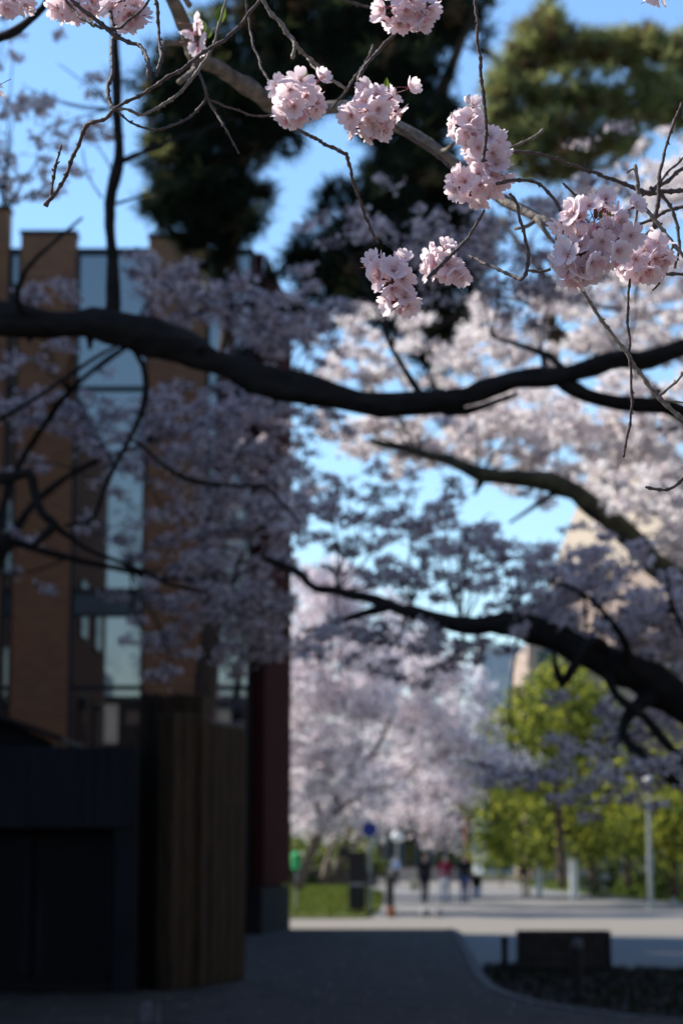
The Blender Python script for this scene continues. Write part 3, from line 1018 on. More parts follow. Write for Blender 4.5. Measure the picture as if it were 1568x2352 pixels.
D = 3.2
TWIGS = [
 ([(600, -8, 3.2, 7), (565, 42, 3.2, 7.5), (530, 80, 3.2, 8), (490, 105, 3.18, 8.5), (440, 140, 3.16, 8.5), (410, 165, 3.15, 8.5), (350, 200, 3.15, 9), (330, 215, 3.15, 9), (285, 238, 3.15, 8), (262, 252, 3.15, 9), (240, 270, 3.16, 8.5), (210, 282, 3.17, 9), (195, 295, 3.18, 10), (175, 345, 3.2, 9), (160, 385, 3.2, 9), (143, 418, 3.2, 9), (125, 445, 3.2, 9), (110, 463, 3.2, 10), (104, 475, 3.2, 12)],
  'long knobbly dark twig sweeping down from the top to a blunt tip at the left', M_TWIG,
  dict(parts=[[(117, 457, 3.2, 7), (120, 430, 3.2, 6), (126, 395, 3.2, 7), (133, 365, 3.2, 6), (139, 342, 3.2, 4)]], bud=[(140, 345, 3.2, .010, .1), (126, 395, 3.2, .008, -.7), (130, 378, 3.2, .008, .8), (121, 425, 3.2, .007, -.6)])),
 ([(244, -8, 3.3, 8), (255, 40, 3.28, 8), (262, 78, 3.25, 8), (258, 120, 3.22, 9), (257, 165, 3.2, 9), (250, 200, 3.18, 9), (255, 235, 3.16, 10), (263, 251, 3.15, 9)], 'upright twig running from the top edge to the fork over the dark limb', M_TWIG, {}),
 ([(146, -8, 3.3, 6), (165, 18, 3.3, 6), (188, 42, 3.28, 7), (228, 61, 3.26, 7), (268, 64, 3.25, 7), (300, 45, 3.25, 7), (322, 25, 3.25, 6), (348, -6, 3.25, 6)], 'twig sagging in a shallow loop under the top left blossoms', M_TWIG, {}),
 ([(158, -8, 3.0, 8), (190, 20, 3.0, 9), (222, 48, 3.0, 10), (265, 80, 3.0, 11), (294, 98, 3.0, 10), (318, 106, 3.0, 9), (334, 125, 2.98, 9), (341, 160, 2.95, 10), (346, 182, 2.95, 10)], 'smooth grey twig crossing from top left and bending down at its end', M_TWIG, {}),
 ([(357, -8, 3.0, 8), (362, 30, 3.0, 8), (366, 70, 3.0, 7), (369, 110, 2.98, 7), (368, 140, 2.96, 9), (358, 175, 2.95, 8)], 'reddish hanging twig just left of the thick bare branch', M_TWIG, {}),
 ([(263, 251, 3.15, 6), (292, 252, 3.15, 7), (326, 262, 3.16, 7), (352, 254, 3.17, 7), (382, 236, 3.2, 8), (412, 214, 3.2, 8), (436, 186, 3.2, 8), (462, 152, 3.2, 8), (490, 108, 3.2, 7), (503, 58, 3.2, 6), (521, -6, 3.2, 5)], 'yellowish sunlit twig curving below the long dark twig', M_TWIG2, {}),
 ([(268, 254, 3.15, 5), (300, 280, 3.15, 5), (345, 297, 3.15, 6), (400, 285, 3.17, 6), (450, 258, 3.2, 6), (475, 223, 3.22, 5)], 'thin dark twig hanging in a low curve between two forks', M_TWIG, {}),
 ([(446, 138, 3.25, 7), (458, 168, 3.23, 6), (467, 195, 3.22, 7), (475, 222, 3.22, 7), (490, 250, 3.22, 6), (515, 290, 3.2, 5), (535, 330, 3.2, 4.5), (549, 355, 3.2, 4)], 'thin straight twig slanting down in front of the dark pine', M_TWIG, dict(parts=[[(478, 228, 3.22, 5), (520, 245, 3.25, 5), (560, 258, 3.28, 5), (595, 267, 3.3, 5), (632, 264, 3.3, 5)]])),
 ([(564, -8, 3.35, 5), (573, 60, 3.35, 5), (580, 100, 3.33, 5.5), (600, 150, 3.3, 5.5), (619, 186, 3.28, 6)], 'slim twig dropping to the left side of the pink pompom', M_TWIG, {}),
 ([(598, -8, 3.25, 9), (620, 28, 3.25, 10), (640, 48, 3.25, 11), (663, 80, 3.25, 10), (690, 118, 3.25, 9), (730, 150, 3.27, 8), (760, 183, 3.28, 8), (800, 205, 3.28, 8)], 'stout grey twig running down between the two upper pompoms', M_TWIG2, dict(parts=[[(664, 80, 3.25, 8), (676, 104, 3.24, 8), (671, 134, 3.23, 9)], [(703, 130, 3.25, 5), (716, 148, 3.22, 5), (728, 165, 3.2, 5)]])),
 ([(920, 56, 3.25, 7), (905, 80, 3.25, 7), (884, 100, 3.25, 8), (850, 138, 3.23, 8), (832, 162, 3.22, 9), (820, 188, 3.2, 9)], 'grey twig joining the topmost blossom cluster to the one below', M_TWIG, {}),
 ([(856, 103, 3.7, 8), (838, 145, 3.7, 8), (800, 200, 3.7, 6), (758, 250, 3.7, 5)], 'soft thin twig crossing behind the two upper pompoms', M_TWIG, {}),
 ([(785, -4, 3.7, 7), (820, 10, 3.7, 7), (860, 20, 3.7, 6)], 'dark twig entering the topmost blossom cluster from the left', M_TWIG, {}),
 ([(1088, -8, 3.1, 6.5), (1095, 55, 3.1, 7.5), (1098, 115, 3.1, 7.5), (1105, 170, 3.1, 8), (1110, 240, 3.1, 8.5), (1115, 320, 3.1, 8.5), (1112, 372, 3.1, 9)], 'long vertical hanging twig in front of the tall double cluster', M_TWIG, {}),
 ([(668, 288, 3.35, 8), (700, 306, 3.35, 8), (745, 330, 3.4, 8), (788, 350, 3.4, 9), (797, 360, 3.42, 8), (806, 400, 3.45, 7), (820, 440, 3.5, 7), (840, 500, 3.6, 6), (856, 535, 3.65, 6), (868, 557, 3.7, 5)], 'dark twig bending sharply down against open blue sky', M_TWIG, {}),
 ([(905, 286, 3.35, 9), (940, 312, 3.35, 9), (985, 345, 3.35, 9), (1040, 388, 3.35, 8)], 'dark twig lying along the sunlit pale branch', M_TWIG, {}),
 ([(1172, 338, 3.3, 6), (1210, 322, 3.3, 7), (1248, 299, 3.3, 7)], 'short pale bare twig pointing up right from the double cluster', M_TWIG2, {}),
 ([(1168, 346, 3.25, 7), (1240, 354, 3.25, 7), (1285, 370, 3.3, 8), (1335, 388, 3.35, 8), (1420, 415, 3.4, 9), (1470, 440, 3.4, 11), (1530, 442, 3.4, 11), (1580, 436, 3.4, 10)], 'long dark twig running right from the double cluster', M_TWIG, {}),
 ([(1140, 424, 3.15, 9), (1165, 417, 3.15, 9), (1205, 414, 3.15, 7.5), (1238, 424, 3.15, 7.5), (1262, 445, 3.15, 8), (1280, 468, 3.15, 7), (1296, 502, 3.15, 7)], 'knotty twig arching from the double cluster to the big right cluster', M_TWIG, {}),
 ([(1170, 445, 3.1, 8), (1186, 470, 3.1, 7), (1198, 515, 3.1, 7), (1208, 560, 3.1, 7), (1212, 605, 3.1, 8), (1200, 640, 3.1, 9), (1178, 634, 3.12, 8), (1124, 610, 3.15, 7), (1076, 588, 3.2, 6)], 'hanging twig that hooks back left below the double cluster', M_TWIG, {}),
 ([(1112, 482, 3.2, 5), (1082, 535, 3.2, 6.5), (1050, 572, 3.15, 8), (1020, 600, 3.12, 9), (985, 642, 3.1, 10)], 'dark slanting twig ending at the lowest small clusters', M_TWIG, {}),
 ([(1330, 655, 3.2, 8), (1350, 690, 3.2, 8), (1385, 742, 3.2, 8), (1440, 815, 3.2, 9), (1500, 900, 3.2, 10), (1582, 975, 3.2, 11)], 'long pale lichened twig running down to the right edge', M_TWIG2, dict(parts=[[(1510, 911, 3.2, 6), (1540, 886, 3.2, 6), (1575, 848, 3.2, 5)], [(1525, 918, 3.2, 5), (1555, 924, 3.2, 5), (1580, 930, 3.2, 5)]])),
 ([(1446, 640, 3.2, 6), (1443, 700, 3.2, 6), (1440, 745, 3.2, 6), (1445, 800, 3.2, 6), (1450, 880, 3.2, 6), (1448, 960, 3.2, 6), (1438, 1010, 3.2, 6), (1430, 1049, 3.2, 5)], 'thin dark twig hanging straight down below the right clusters', M_TWIG, {}),
 ([(1480, 1118, 3.25, 6), (1518, 1124, 3.25, 7), (1548, 1116, 3.25, 8), (1575, 1090, 3.25, 8)], 'small bare twig hooking in from the right edge alone', M_TWIG, {}),
 ([(1564, 235, 3.35, 5), (1545, 290, 3.35, 6), (1528, 340, 3.35, 7), (1513, 400, 3.35, 8), (1508, 460, 3.35, 10), (1498, 550, 3.35, 10)], 'upright dark twig near the right edge rising past the clusters', M_TWIG, {}),
 ([(1457, 378, 3.3, 8), (1462, 420, 3.3, 9), (1470, 460, 3.3, 9), (1505, 505, 3.3, 9), (1535, 545, 3.3, 9), (1580, 600, 3.3, 9)], 'pale twig with a forked tip slanting down at the right', M_TWIG2, dict(parts=[[(1456, 385, 3.3, 5), (1446, 390, 3.3, 5), (1437, 397, 3.3, 4)], [(1466, 458, 3.3, 6), (1462, 490, 3.3, 6), (1456, 520, 3.3, 5)]])),
 ([(1455, 462, 3.5, 7), (1490, 440, 3.5, 8), (1530, 415, 3.5, 9), (1580, 380, 3.5, 9)], 'grey twig rising to the right edge in the tangle of twigs', M_TWIG, dict(parts=[[(1500, 432, 3.5, 6), (1530, 400, 3.5, 6), (1575, 355, 3.5, 5)]])),
 ([(1490, 430, 3.4, 8), (1525, 455, 3.4, 8), (1550, 500, 3.4, 8), (1558, 560, 3.4, 7), (1550, 615, 3.4, 6)], 'dark twig curving down along the right edge of the tangle', M_TWIG, {}),
 ([(1455, 525, 3.5, 7), (1500, 500, 3.5, 8), (1545, 480, 3.5, 8), (1580, 472, 3.5, 8)], 'low grey twig crossing the tangle behind the right cluster', M_TWIG, dict(parts=[[(1460, 560, 3.5, 6), (1490, 535, 3.5, 6), (1520, 512, 3.5, 6)]])),
 ([(1497, 667, 3.3, 5), (1520, 640, 3.3, 6), (1534, 600, 3.3, 6), (1545, 560, 3.3, 6)], 'small twig below the rightmost pink cluster', M_TWIG, dict(parts=[[(1522, 628, 3.3, 8), (1550, 628, 3.3, 8), (1580, 630, 3.3, 8)]])),
 ([(1292, 420, 3.5, 5), (1310, 440, 3.5, 6), (1335, 462, 3.5, 6)], 'short dark bare twig above the big right cluster', M_TWIG, {}),
 ([(1205, 622, 3.4, 6), (1235, 625, 3.4, 7), (1265, 618, 3.4, 7)], 'short dark twig reaching the big right cluster from the left', M_TWIG, {}),
]
for pts, lb, m, kw in TWIGS:
    twig('cherry_twig', pts, lb, m, **kw)

# thicker bare branches a little further off
def near_branch(name, main, label, m, sides=()):
    root = empty(name, at(*main[0][:3]), label, 'branch')
    limb(root, 'stem', main, m, .03, 12, .25, .006)
    for s in sides:
        limb(root, 'side_branch', s, m, .025, 9, .2, .002)
    return root
near_branch('cherry_branch', [(380, -30, 4.4, 32), (418, 45, 4.45, 38), (438, 95, 4.5, 34), (455, 140, 4.55, 32), (500, 155, 4.6, 34), (545, 185, 4.65, 38), (600, 225, 4.7, 40), (640, 245, 4.75, 38), (720, 250, 4.8, 32), (790, 246, 4.8, 28), (850, 262, 4.8, 26)],
            'thick bare branch coming down from the top left behind the pompoms', M_BARKN,
            [[(438, 98, 4.5, 16), (405, 98, 4.45, 15), (377, 97, 4.4, 14)], [(436, 12, 4.5, 16), (425, 0, 4.5, 16), (418, -20, 4.5, 16)], [(450, 150, 4.55, 22), (455, 120, 4.3, 16), (452, 100, 4.2, 14)], [(445, 158, 4.3, 14), (430, 175, 4.2, 14), (413, 190, 4.2, 15)]])
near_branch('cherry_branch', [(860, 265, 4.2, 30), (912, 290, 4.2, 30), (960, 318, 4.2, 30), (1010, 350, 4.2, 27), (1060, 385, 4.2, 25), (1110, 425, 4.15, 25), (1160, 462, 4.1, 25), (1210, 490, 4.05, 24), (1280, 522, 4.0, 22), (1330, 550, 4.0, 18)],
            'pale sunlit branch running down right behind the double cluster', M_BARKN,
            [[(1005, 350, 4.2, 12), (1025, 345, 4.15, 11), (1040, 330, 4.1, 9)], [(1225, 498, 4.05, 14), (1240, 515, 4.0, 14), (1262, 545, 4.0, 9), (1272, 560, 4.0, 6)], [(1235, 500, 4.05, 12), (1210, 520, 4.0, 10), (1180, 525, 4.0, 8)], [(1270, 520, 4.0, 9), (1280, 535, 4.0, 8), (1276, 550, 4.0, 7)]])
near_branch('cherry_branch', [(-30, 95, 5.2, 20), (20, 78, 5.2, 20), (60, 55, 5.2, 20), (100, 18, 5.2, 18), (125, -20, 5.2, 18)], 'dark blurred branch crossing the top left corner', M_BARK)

# --- the flower: one petal, one stamen tuft, one stalk, shared by all
def petal_mesh(k):
    r_ = random.Random(100 + k)
    L, W = .0190, .0083
    prof = [(0, .10), (.2, .50), (.42, .86), (.64, 1.0), (.82, .92), (.94, .68), (1.0, .34)]
    us = [-1, -.5, 0, .5, 1]
    vs_, fs = [], []
    wob = r_.uniform(-.12, .12)
    for (v, w) in prof:
        for u in us:
            x = u * W * w
            y = L * v
            if v >= .94: y -= L * (.11 if v < 1 else .16) * (1 - abs(u)) ** 1.2
            z = L * (.07 * v * v + .04 * math.sin(v * 5 + k)) + .16 * W * w * u * u + wob * x * v
            z += .0005 * math.sin(u * 6 + v * 7 + k * 2) * v
            vs_.append((x, y, z))
    n = 5
    for i in range(len(prof) - 1):
        for j in range(n - 1):
            fs.append((i * n + j, i * n + j + 1, (i + 1) * n + j + 1, (i + 1) * n + j))
    me = bpy.data.meshes.new('petal')
    me.from_pydata(vs_, [], fs)
    me.materials.append(M_PETAL)
    me.polygons.foreach_set('use_smooth', [True] * len(fs))
    return me
PETALS = [petal_mesh(k) for k in range(4)]

def stamen_mesh():
    mb = MB()
    r_ = random.Random(5)
    for i in range(13):
        a = i * 2.399
        t = .18 + .42 * (i / 13) ** .5
        d = Vector((math.cos(a) * math.sin(t), math.sin(a) * math.sin(t), math.cos(t)))
        L = r_.uniform(.0065, .0098)
        p = d * L
        mb.tube([Vector((0, 0, 0)), p * .6 + Vector((0, 0, .0004)), p], [.00028, .00024, .0002], 3, 0, False)
        s = Vector((.00065, .00065, .00065))
        mb.ball(p, .0007, 4, 3, 1)
    return mb.mesh('stamen_tuft', [mat('filament', (0.66, 0.42, 0.42), .6), M_STAMEN])
STAMEN = stamen_mesh()
def stalk_mesh():
    mb = MB()
    mb.tube([(0, 0, -.0002), (0, 0, -.002), (0, 0, -.0062), (0.0, 0, -.0075), (.0012, 0, -.018), (.004, 0, -.030)],
            [.0022, .0021, .0014, .0006, .00055, .0006], 6)
    for i in range(5):
        a = 2 * math.pi * (i + .5) / 5
        d = Vector((math.cos(a), math.sin(a), 0)); s = Vector((-d.y, d.x, 0)) * .0011
        b0 = d * .0017
        mb.add([b0 - s, b0 + s, d * .0062 + Vector((0, 0, -.0006))], [(0, 1, 2)])
    return mb.mesh('flower', M_CALYX, True)
STALK = stalk_mesh()

def make_flower(parent, pos, nrm, openness, size=1.0, roll=None):
    """a flower: stalk with calyx > five petals, stamen tuft"""
    f = bpy.data.objects.new('flower', STALK)
    COL.objects.link(f)
    f.parent = parent
    q = Vector(nrm).to_track_quat('Z', 'Y')
    q = q @ Matrix.Rotation(rnd.uniform(0, 6.283) if roll is None else roll, 3, 'Z').to_quaternion()
    f.rotation_mode = 'QUATERNION'
    f.rotation_quaternion = q
    f.location = pos
    f.scale = (size,) * 3
    for i in range(5):
        p = bpy.data.objects.new('petal', rnd.choice(PETALS))
        COL.objects.link(p)
        p.parent = f
        tilt = openness + rnd.uniform(-.16, .16)
        a = 2 * math.pi * i / 5 + rnd.uniform(-.10, .10)
        R = Matrix.Rotation(a, 4, 'Z') @ Matrix.Translation((0, .0016, .0002 + .0003 * (i % 2))) @ Matrix.Rotation(tilt, 4, 'X') @ Matrix.Rotation(rnd.uniform(-.22, .22), 4, 'Y')
        p.matrix_local = R
    s = bpy.data.objects.new('stamen_tuft', STAMEN)
    COL.objects.link(s)
    s.parent = f
    return f

def leaf_obj(parent, p, d, L, m=M_LEAF, name='young_leaf'):
    d = Vector(d).normalized()
    s = d.cross(Vector((0, 1, .2))).normalized()
    n_ = s.cross(d)
    mb = MB()
    rows = [(0, .08), (.25, .75), (.5, 1), (.75, .7), (1, .05)]
    W = L * .2
    for t, w in rows:
        for u in (-1, 0, 1):
            mb.v.append(tuple(p + d * L * t + s * u * w * W + n_ * (abs(u) * w * W * .5 + .12 * L * t * t)))
    for i in range(4):
        for j in range(2):
            mb.f.append((i * 3 + j, i * 3 + j + 1, i * 3 + j + 4, i * 3 + j + 3)); mb.m.append(0)
    return mb.build(name, m, parent, smooth=True)

def cluster(lobes, label, name='blossom_cluster', strays=(), leaves=(), Y=3.2, core=True):
    """lobes: (px, py, rx, ry, n) in picture units; flowers face out from a hanging bunch"""
    c0 = at(lobes[0][0], lobes[0][1], Y)
    root = empty(name, c0, label, 'blossom cluster', 'blossom clusters on the hanging twigs')
    k = mpp(Y)
    for (px, py, rx, ry, n, *yy) in lobes:
        YY = yy[0] if yy else Y
        c = at(px, py, YY)
        rx_, rz_ = rx * k - .010, ry * k - .010
        ry_ = min(rx_, rz_) * 1.0
        n = max(2, int(n * .62))
        for i in range(n):
            t = (i + .5) / n
            z = 1 - 2 * t
            r = math.sqrt(max(0, 1 - z * z))
            a = i * 2.39996 + rnd.uniform(-.25, .25)
            d = Vector((r * math.cos(a), r * math.sin(a), z)) + Vector((rnd.uniform(-.15, .15), rnd.uniform(-.15, .15), rnd.uniform(-.15, .15)))
            d.normalize()
            rr = rnd.uniform(.68, 1.14)
            pos = c + Vector((d.x * rx_, d.y * ry_, d.z * rz_)) * rr
            nrm = (d + Vector((rnd.uniform(-.5, .5), -0.2, -.12 + rnd.uniform(-.5, .45)))).normalized()
            make_flower(root, pos - c0, nrm, RAD(rnd.uniform(2, 24)) if d.z > -.3 else RAD(rnd.uniform(15, 42)), rnd.uniform(1.0, 1.2))
        for _ in range(2 if n > 8 else 1):                        # unopened buds on long stalks
            q_ = c + Vector((rnd.uniform(-.7, .7) * rx_, -ry_ * rnd.uniform(.3, .9), -rz_ * rnd.uniform(.6, 1.15)))
            mb = MB(); mb.tube([c, c.lerp(q_, .6) + Vector((0, -.003, .003)), q_], [.0006, .0005, .0009], 5)
            st_ = mb.build('pedicel', M_CALYX, root, smooth=True)
            mb = MB(); mb.tube([q_, q_ + Vector((0, -.001, -.003)), q_ + Vector((.0005, -.001, -.0075)), q_ + Vector((.0005, -.001, -.011))], [.0016, .0032, .0034, .0006], 8)
            mb.build('bud', M_PETALBUD, root, smooth=True)
        if core:
            mb = MB()                                             # the spur and bud scales the stalks spring from
            mb.tube([c + Vector((0, 0, rz_ * .8)), c + Vector((.002, 0, rz_ * .3)), c + Vector((0, .002, 0))], [.0025, .0035, .002], 7)
            mb.build('spur', M_BUD, root, smooth=True)
    for (px, py, dx, dy, dz, tx, ty) in strays:                   # single flowers on a visible stalk
        p = at(px, py, Y); b = at(tx, ty, Y + .005)
        make_flower(root, p - c0, (dx, dy, dz), RAD(40), 1.0)
        mb = MB(); m_ = p.lerp(b, .5) + Vector((0, 0, .004))
        S = spline([(p, .0007), (m_, .0007), (b, .0009)], .004)
        mb.tube([s[0] for s in S], [s[1] for s in S], 5); mb.build('pedicel', M_CALYX, root, smooth=True)
    for (px, py, dx, dz, L) in leaves:
        leaf_obj(root, at(px, py, Y), (dx, -.15, dz), L * 1.5)
    return root

cluster([(683, 228, 66, 60, 30), (672, 262, 44, 30, 9)], 'round pink blossom pompom below the pine, left of the matching pair', strays=[(735, 182, .5, -.75, .3, 700, 205), (722, 240, .8, -.6, .1, 700, 225)], leaves=[(693, 182, .15, 1, .012), (697, 184, .45, 1, .010)])
cluster([(858, 255, 70, 62, 32), (850, 292, 55, 32, 12)], 'round pink blossom pompom right of the matching pair, with one stalked flower', strays=[(940, 202, .7, -.7, .15, 890, 210), (842, 205, -.4, -.85, .3, 880, 212)], leaves=[(886, 210, .05, 1, .015), (884, 212, -.4, .8, .009)])
cluster([(1074, 292, 46, 46, 15), (1120, 345, 56, 52, 22), (1090, 425, 70, 54, 28), (1140, 390, 40, 40, 10)], 'tall double blossom cluster split by a vertical twig', strays=[(1085, 245, .2, -.8, .5, 1085, 285)], leaves=[(1085, 395, .1, 1, .012)])
cluster([(1365, 500, 95, 50, 26), (1330, 595, 72, 58, 26), (1390, 560, 80, 62, 24), (1335, 630, 50, 34, 9)], 'largest pale blossom mass at the right, biggest of all the clusters', strays=[(1390, 458, 0, -.9, .3, 1395, 500), (1330, 500, -.2, -.95, .2, 1360, 520), (1455, 475, .5, -.8, .2, 1430, 500)], leaves=[(1378, 505, 0, 1, .010), (1398, 505, .1, 1, .009)], Y=3.08)
cluster([(1470, 600, 62, 48, 22, 3.2), (1510, 575, 40, 40, 10, 3.2)], 'pink cluster at the right edge half behind the largest blossom mass', Y=3.25, leaves=[(1470, 580, .3, .8, .009)], strays=[(1500, 550, .4, -.6, .6, 1480, 580)])
cluster([(905, 640, 56, 44, 14), (925, 690, 46, 34, 11), (870, 615, 30, 26, 5)], 'lowest left blossom cluster dangling at the end of the slanting twig', strays=[(858, 600, -.5, -.6, .5, 895, 625), (925, 600, .1, -.8, .5, 905, 635)], Y=3.15)
cluster([(1022, 618, 52, 34, 12), (1000, 590, 32, 30, 6)], 'small sparse blossom cluster right beside the lowest left one', strays=[(1058, 632, .4, -.4, -.8, 1050, 595), (1022, 572, .3, -.6, .7, 1015, 600)], Y=3.2, core=False)
cluster([(935, 12, 78, 56, 30), (950, 45, 50, 30, 10)], 'blossom cluster cut by the top edge above the dark pine', Y=3.2, strays=[(877, 45, -.6, -.6, .2, 900, 30)])
cluster([(285, 20, 52, 46, 20), (312, 42, 32, 28, 7)], 'blossom bunch at the top left under the crossing grey twig', Y=3.3)
cluster([(185, 8, 60, 40, 18), (140, 18, 34, 28, 7)], 'flat row of blossoms along the top left edge beside the bunch', Y=3.35, leaves=[(205, 45, .3, -.5, .012)])
cluster([(30, 8, 52, 32, 14)], 'blossoms in the very top left corner of the view', Y=3.3)
cluster([(443, 62, 22, 26, 3, 3.8), (455, 100, 14, 24, 2, 3.8)], 'single soft out of focus blossom on the thick bare branch', Y=3.8, core=False)
cluster([(-12, 205, 22, 22, 4)], 'pale petals just peeking in at the left edge', Y=3.2, core=False)
cluster([(1508, -10, 24, 14, 4)], 'tiny tips of petals hanging at the top right edge', Y=3.2, core=False)
lf = empty('leaf_shoot', at(478, 70, 3.9), 'greenish young leaf shoot on the thick bare branch', 'leaf shoot')
leaf_obj(lf, at(468, 78, 3.9), (-.05, 0, 1), .030); leaf_obj(lf, at(478, 88, 3.9), (.25, 0, 1), .024); leaf_obj(lf, at(500, 60, 3.9), (.22, 0, 1), .05)
mb = MB(); S = spline([(at(470, 100, 3.9), .0016), (at(480, 75, 3.9), .0014), (at(500, 62, 3.9), .0012)], .006); mb.tube([s[0] for s in S], [s[1] for s in S], 6); mb.build('stem', M_TWIG2, lf, smooth=True)

# ================================================================== TREE A: the cherry whose black bough crosses the picture
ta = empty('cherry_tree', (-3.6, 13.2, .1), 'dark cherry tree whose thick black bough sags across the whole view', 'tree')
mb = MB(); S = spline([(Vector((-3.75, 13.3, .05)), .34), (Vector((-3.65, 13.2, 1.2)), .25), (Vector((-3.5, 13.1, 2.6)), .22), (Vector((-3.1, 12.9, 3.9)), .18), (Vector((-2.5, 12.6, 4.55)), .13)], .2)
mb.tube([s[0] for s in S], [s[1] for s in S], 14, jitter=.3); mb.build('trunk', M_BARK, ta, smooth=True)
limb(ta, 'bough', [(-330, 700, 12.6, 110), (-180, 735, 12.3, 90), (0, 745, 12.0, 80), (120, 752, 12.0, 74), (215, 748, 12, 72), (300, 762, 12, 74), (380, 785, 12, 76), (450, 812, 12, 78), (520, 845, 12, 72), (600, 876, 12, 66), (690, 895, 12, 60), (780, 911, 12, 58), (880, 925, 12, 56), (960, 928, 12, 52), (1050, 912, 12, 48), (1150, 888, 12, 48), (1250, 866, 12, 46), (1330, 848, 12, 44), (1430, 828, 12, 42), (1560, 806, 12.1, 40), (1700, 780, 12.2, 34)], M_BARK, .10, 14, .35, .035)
limb(ta, 'branch', [(255, 745, 12, 46), (262, 700, 12, 34), (259, 620, 12, 28), (256, 520, 12, 27), (254, 470, 12, 27), (262, 410, 12, 27), (273, 365, 12, 28), (274, 335, 12, 26), (267, 260, 12, 25), (264, 150, 12, 22), (264, 60, 12, 20), (262, -60, 12, 18)], M_BARK, .1, 10, .2, .008)
limb(ta, 'branch', [(280, 370, 12, 14), (330, 348, 12.1, 11), (400, 322, 12.2, 10), (470, 300, 12.4, 7), (540, 270, 12.6, 5)], M_BARK, .1, 8)
limb(ta, 'branch', [(265, 470, 12, 8), (310, 455, 12, 7), (370, 430, 12, 5)], M_BARK, .1, 6)
limb(ta, 'branch', [(235, 455, 12, 5), (200, 400, 12, 4), (190, 340, 12, 3)], M_BARK, .1, 6)
limb(ta, 'branch', [(1280, 868, 12, 26), (1320, 892, 12, 34), (1380, 918, 12.1, 36), (1460, 932, 12.2, 36), (1530, 936, 12.3, 36), (1580, 960, 12.4, 36), (1700, 1010, 12.6, 40)], M_BARK, .1, 10)
limb(ta, 'branch', [(1000, 940, 12, 20), (1070, 944, 12, 20), (1130, 925, 12, 16), (1190, 905, 12, 12)], M_BARK, .1, 8)
limb(ta, 'branch', [(300, 790, 12, 14), (330, 840, 12, 13), (338, 890, 12, 14), (330, 945, 12, 14), (304, 1000, 12, 13), (270, 1060, 12, 12), (240, 1120, 12, 12), (216, 1185, 12, 12), (190, 1200, 12, 9), (150, 1205, 12, 7)], M_BARK, .1, 8)
limb(ta, 'branch', [(302, 1008, 12, 8), (350, 1045, 12.1, 9), (400, 1085, 12.2, 10), (460, 1108, 12.3, 11), (530, 1115, 12.4, 11), (610, 1120, 12.5, 9), (650, 1160, 12.6, 7), (690, 1200, 12.7, 5)], M_BARK, .1, 7)
limb(ta, 'branch', [(-60, 1105, 12, 34), (20, 1095, 12, 30), (70, 1085, 12, 26), (80, 1130, 12, 24), (100, 1180, 12, 22), (125, 1205, 12, 24), (95, 1240, 12, 18), (75, 1255, 12, 10)], M_BARK, .08, 9)
limb(ta, 'branch', [(125, 1205, 12, 18), (200, 1262, 12.1, 12), (300, 1300, 12.2, 10), (400, 1345, 12.4, 9), (480, 1360, 12.6, 6)], M_BARK, .1, 7)
limb(ta, 'branch', [(75, 745, 12, 20), (40, 690, 11.8, 16), (60, 620, 11.6, 12), (120, 560, 11.5, 9), (190, 500, 11.4, 6)], M_BARK, .1, 7)
limb(ta, 'branch', [(-40, 985, 12, 12), (60, 930, 12, 10), (150, 870, 12, 9), (240, 810, 12, 9), (290, 785, 12, 8)], M_BARK, .1, 7)
limb(ta, 'branch', [(965, 905, 12, 18), (930, 850, 12.1, 15), (900, 800, 12.2, 10), (880, 760, 12.3, 6)], M_BARK, .1, 7)
limb(ta, 'branch', [(1300, 855, 12, 16), (1260, 815, 12.1, 15), (1200, 795, 12.2, 12), (1130, 775, 12.4, 8)], M_BARK, .1, 7)
EB = [(40, 250, 13, 55, 26, .4, 14), (110, 300, 13, 50, 24, .4, 14), (30, 320, 13, 50, 30, .4, 16), (90, 360, 13, 60, 26, .4, 16), (20, 395, 13, 40, 26, .4, 12), (170, 330, 13, 40, 22, .4, 9), (205, 270, 13, 30, 20, .3, 6), (60, 200, 13, 40, 20, .4, 8), (130, 235, 13, 45, 18, .4, 8), (100, 430, 13, 50, 20, .4, 9), (30, 455, 13, 40, 16, .4, 7), (215, 330, 13, 26, 16, .3, 5), (15, 60, 13, 40, 40, .4, 10), (-30, 300, 13, 60, 90, .5, 40), (140, 150, 13, 40, 12, .3, 4), (200, 185, 13, 24, 12, .3, 3), (30, 140, 13, 30, 12, .3, 3), (230, 210, 13, 20, 10, .3, 3)]
EB2 = [(1120, 570, 13.6, 86, 56, .5, 60), (1010, 560, 13.6, 90, 56, .5, 60), (910, 500, 13.6, 60, 30, .5, 22), (820, 510, 13.6, 70, 22, .5, 16), (740, 510, 13.6, 60, 16, .5, 8), (1180, 690, 13.6, 60, 30, .5, 20), (990, 640, 13.6, 70, 40, .5, 28), (780, 560, 13.6, 60, 20, .5, 10), (1300, 610, 13.6, 70, 56, .5, 50), (1220, 620, 13.6, 60, 40, .5, 30), (1400, 450, 13.6, 70, 46, .5, 46), (1340, 400, 13.6, 60, 30, .5, 22), (1250, 500, 13.6, 70, 40, .5, 34)]
blossom_crown(EB, ta, .015, 8, .026, 2.0, shoot=.004)
blossom_crown(EB2, ta, .016, 10, .030, 2.0, weights=(.28, .36, .36), shoot=.004)
sprays(ta, EB2, [(1250, 866, 12), (1130, 775, 12.4), (1430, 828, 12), (900, 800, 12.2), (1560, 806, 12.1)], M_BARK, 6)
sprays(ta, EB, [(10, 480, 12.6), (60, 620, 12), (262, 250, 12.2), (262, 400, 12.1)], M_BARK, 5)
OV = []  # overhead crown out of view, added to keep sky light off the foreground
for i in range(80):
    x_, y_ = rnd.uniform(-7, 9), rnd.uniform(9, 19)
    OV.append((x_, y_, rnd.uniform(.47, .62) * y_ + 2.8))
_c = []
